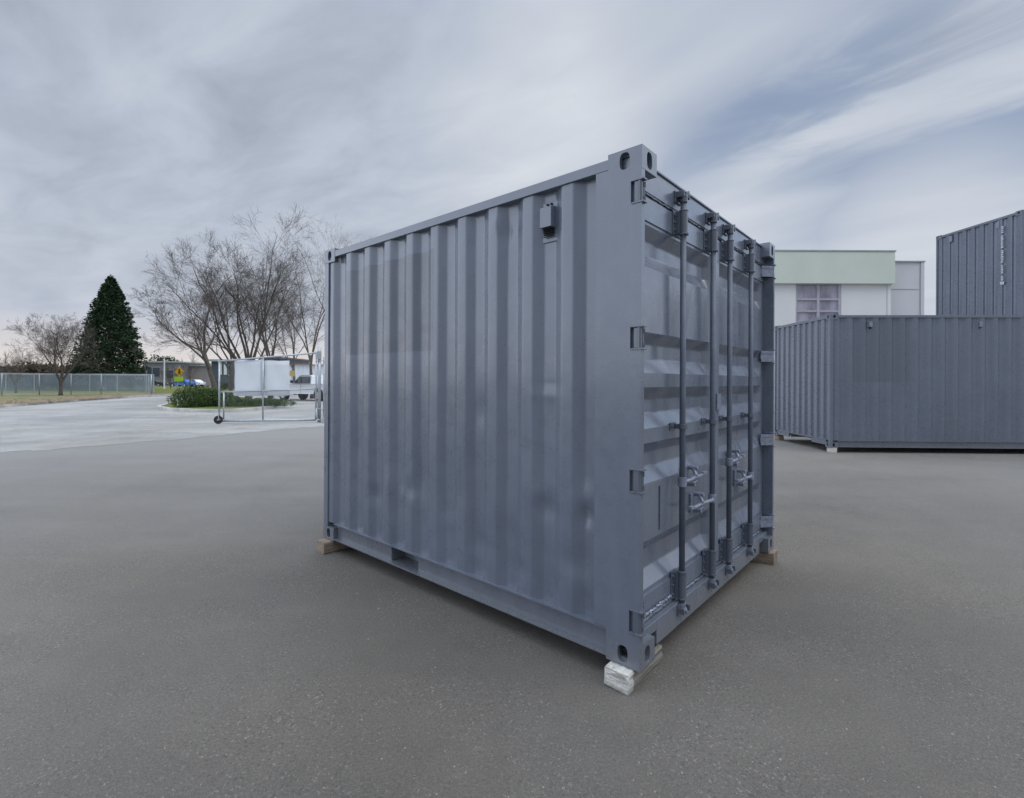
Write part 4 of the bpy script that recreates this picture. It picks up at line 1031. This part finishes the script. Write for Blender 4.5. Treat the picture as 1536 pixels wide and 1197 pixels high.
def pickup(label, x, y, rz):
    root = thing('pickup_truck', label, 'pickup truck', (x, y, 0), rz)
    b = MB(); r = .42; fx_, rx_ = 1.85, -1.55
    low = [(-2.75, .55)] + [(p[0], p[1]) for p in arch(rx_, .50, .46)[::-1]] + [(p[0], p[1]) for p in arch(fx_, .50, .46)[::-1]] + [(2.70, .50), (2.78, .62), (2.78, 1.05), (2.55, 1.16), (1.15, 1.22), (1.0, 1.20), (-.85, 1.22), (-2.75, 1.24)]
    shell(b, low, .98); b.build('body', M['vwhite'], root, bevel=.02)
    c_ = MB(); shell(c_, [(-.80, 1.21), (1.05, 1.21), (.40, 1.80), (.15, 1.86), (-.60, 1.86), (-.76, 1.78)], .92, .14, 1.2)
    cb = c_.build('cab', M['vwhite'], root, bevel=.02)
    for s in (-1, 1):
        w_ = MB(); yo = s*.905
        for poly_ in ([(.18, 1.27), (.88, 1.27), (.38, 1.71), (.18, 1.74)], [(-.62, 1.27), (.10, 1.27), (.10, 1.75), (-.60, 1.75)]):
            lo_, hi_ = sorted((yo-s*.06, yo+s*.02)); w_.prism(poly_, lo_, hi_, 'y')
        w_.build('side_window', M['fglass'], cb)
    w_ = MB(); w_.add([(1.03, -.76, 1.27), (1.03, .76, 1.27), (.50, .66, 1.755), (.50, -.66, 1.755)], [(0, 1, 2, 3)]); w_.build('windscreen', M['fglass'], cb)
    MB().box(2.72, 2.88, -.94, .94, .45, .64).build('bumper', M['chrome'], root, bevel=.03); MB().box(-2.88, -2.72, -.94, .94, .48, .64).build('bumper', M['chrome'], root, bevel=.03)
    MB().box(2.76, 2.80, -.50, .50, .70, 1.00).build('grille', M['black'], root)
    for s in (-1, 1):
        MB().box(2.70, 2.80, s*.76-.16, s*.76+.16, .78, 1.0).build('headlight', M['lampglass'], root, bevel=.02)
        MB().box(.78, .92, s*1.12-.10, s*1.12+.10, 1.28, 1.48).build('mirror', M['black'], root, bevel=.02)
        MB().box(.12, .135, s*.978-.006, s*.978+.006, .55, 1.2).build('door_gap', M['dark'], root); MB().box(-.05, .08, s*.985-.012, s*.985+.012, 1.06, 1.10).build('door_handle', M['chrome'], root)
    wheelset(root, (fx_, rx_), 1.0, r, .27)
    return root
pickup('white pickup truck parked behind the gate, its front pointing left', tx(472, 37), 36.6, R(180-24))
def car(label, x, y, rz, m, group='cars parked far off on the left', z=0):
    root = thing('parked_car', label, 'car', (x, y, z), rz, group)
    b = MB(); low = [(-2.15, .42)] + arch(-1.30, .36, .37)[::-1] + arch(1.35, .36, .37)[::-1] + [(2.1, .38), (2.2, .55), (2.12, .78), (1.15, .93), (-1.5, .97), (-2.12, .92), (-2.2, .6)]
    shell(b, low, .88); b.build('body', m, root, bevel=.03)
    c_ = MB(); shell(c_, [(-1.75, .94), (1.1, .92), (.35, 1.36), (-.1, 1.44), (-.9, 1.43), (-1.35, 1.25)], .80, .25, .95); cb = c_.build('cabin', m, root, bevel=.03)
    for s in (-1, 1):
        lo_, hi_ = sorted((s*.70, s*.795)); w_ = MB().prism([(-1.3, .98), (.85, .98), (.3, 1.31), (-.1, 1.37), (-.85, 1.36)], lo_, hi_, 'y'); w_.build('side_window', M['fglass'], cb)
        MB().box(2.05, 2.17, s*.62-.14, s*.62+.14, .60, .74).build('headlight', M['lampglass'], root)
        MB().box(-2.19, -2.1, s*.62-.14, s*.62+.14, .66, .82).build('tail_light', mat('red_lens', (.3, .01, .01), .3), root)
    wheelset(root, (1.35, -1.30), .88, .33, .2)
    return root
car('blue car parked below and to the right of the yellow warning sign', tx(273.5, 96), 96, R(170), M['vblue'])
car('white car whose end shows just right of the blue car', tx(290, 99.5), 99.5, R(165), M['vwhite'])
car('dark car parked in front of the grey building', tx(231, 98), 98, R(5), M['vdark'])

# fallen leaves on the verge: uncountable scatter
rg = random.Random(31); mb = MB()
for k in range(5200):
    t = rg.random()**.8; y = 24+t*24
    xk = -26.0-(y-25.5)*.31 if y < 42 else -31.4
    x = xk-.4-abs(rg.gauss(0, 1.5)); s_ = rg.uniform(.04, .09); a = rg.uniform(0, 3.14)
    c_, n_ = math.cos(a)*s_, math.sin(a)*s_
    mb.add([(x-c_, y-n_, .137), (x+n_, y-c_, .15), (x+c_, y+n_, .165), (x-n_, y+c_, .142)], [(0, 1, 2, 3)])
tag(mb.build('fallen_leaves', mat('dead_leaves', (.17, .12, .07), .9, 0, .3, 2, col2=(.30, .24, .15))), 'brown fallen leaves strewn over the dry verge', 'leaves', kind='stuff')

# loose grit lying on the yard: uncountable
rg = random.Random(77); mb = MB()
for k in range(3600):
    d = 1.6+7.5*rg.random()**1.5; u = rg.uniform(-1.1, 1.1); x, y = u*d, d
    q = Vector((x-.632, y-2.431)); t = -q.x*math.cos(YAW)+q.y*math.sin(YAW); w = q.x*math.sin(YAW)+q.y*math.cos(YAW)
    if -.1 < t < 3.2 and -.08 < w < 2.5: continue
    s_ = rg.uniform(.0016, .0042)*(1+.6*(rg.random() < .04)); a = rg.uniform(0, 3.14); h_ = s_*rg.uniform(.5, 1.0)
    ring = [(x+s_*rg.uniform(.7, 1.2)*math.cos(a+i*1.2566), y+s_*rg.uniform(.7, 1.2)*math.sin(a+i*1.2566)) for i in range(5)]
    mb.add([(p[0], p[1], 0.0002) for p in ring]+[(x+(p[0]-x)*.6, y+(p[1]-y)*.6, h_) for p in ring], [(5, 6, 7, 8, 9)]+[(i, (i+1) % 5, 5+(i+1) % 5, 5+i) for i in range(5)])
tag(mb.build('loose_grit', mat('grit_stones', (.14, .13, .12), .9, 0, .3, 30, col2=(.42, .40, .37))), 'fine loose grit scattered over the yard asphalt', 'grit', kind='stuff')
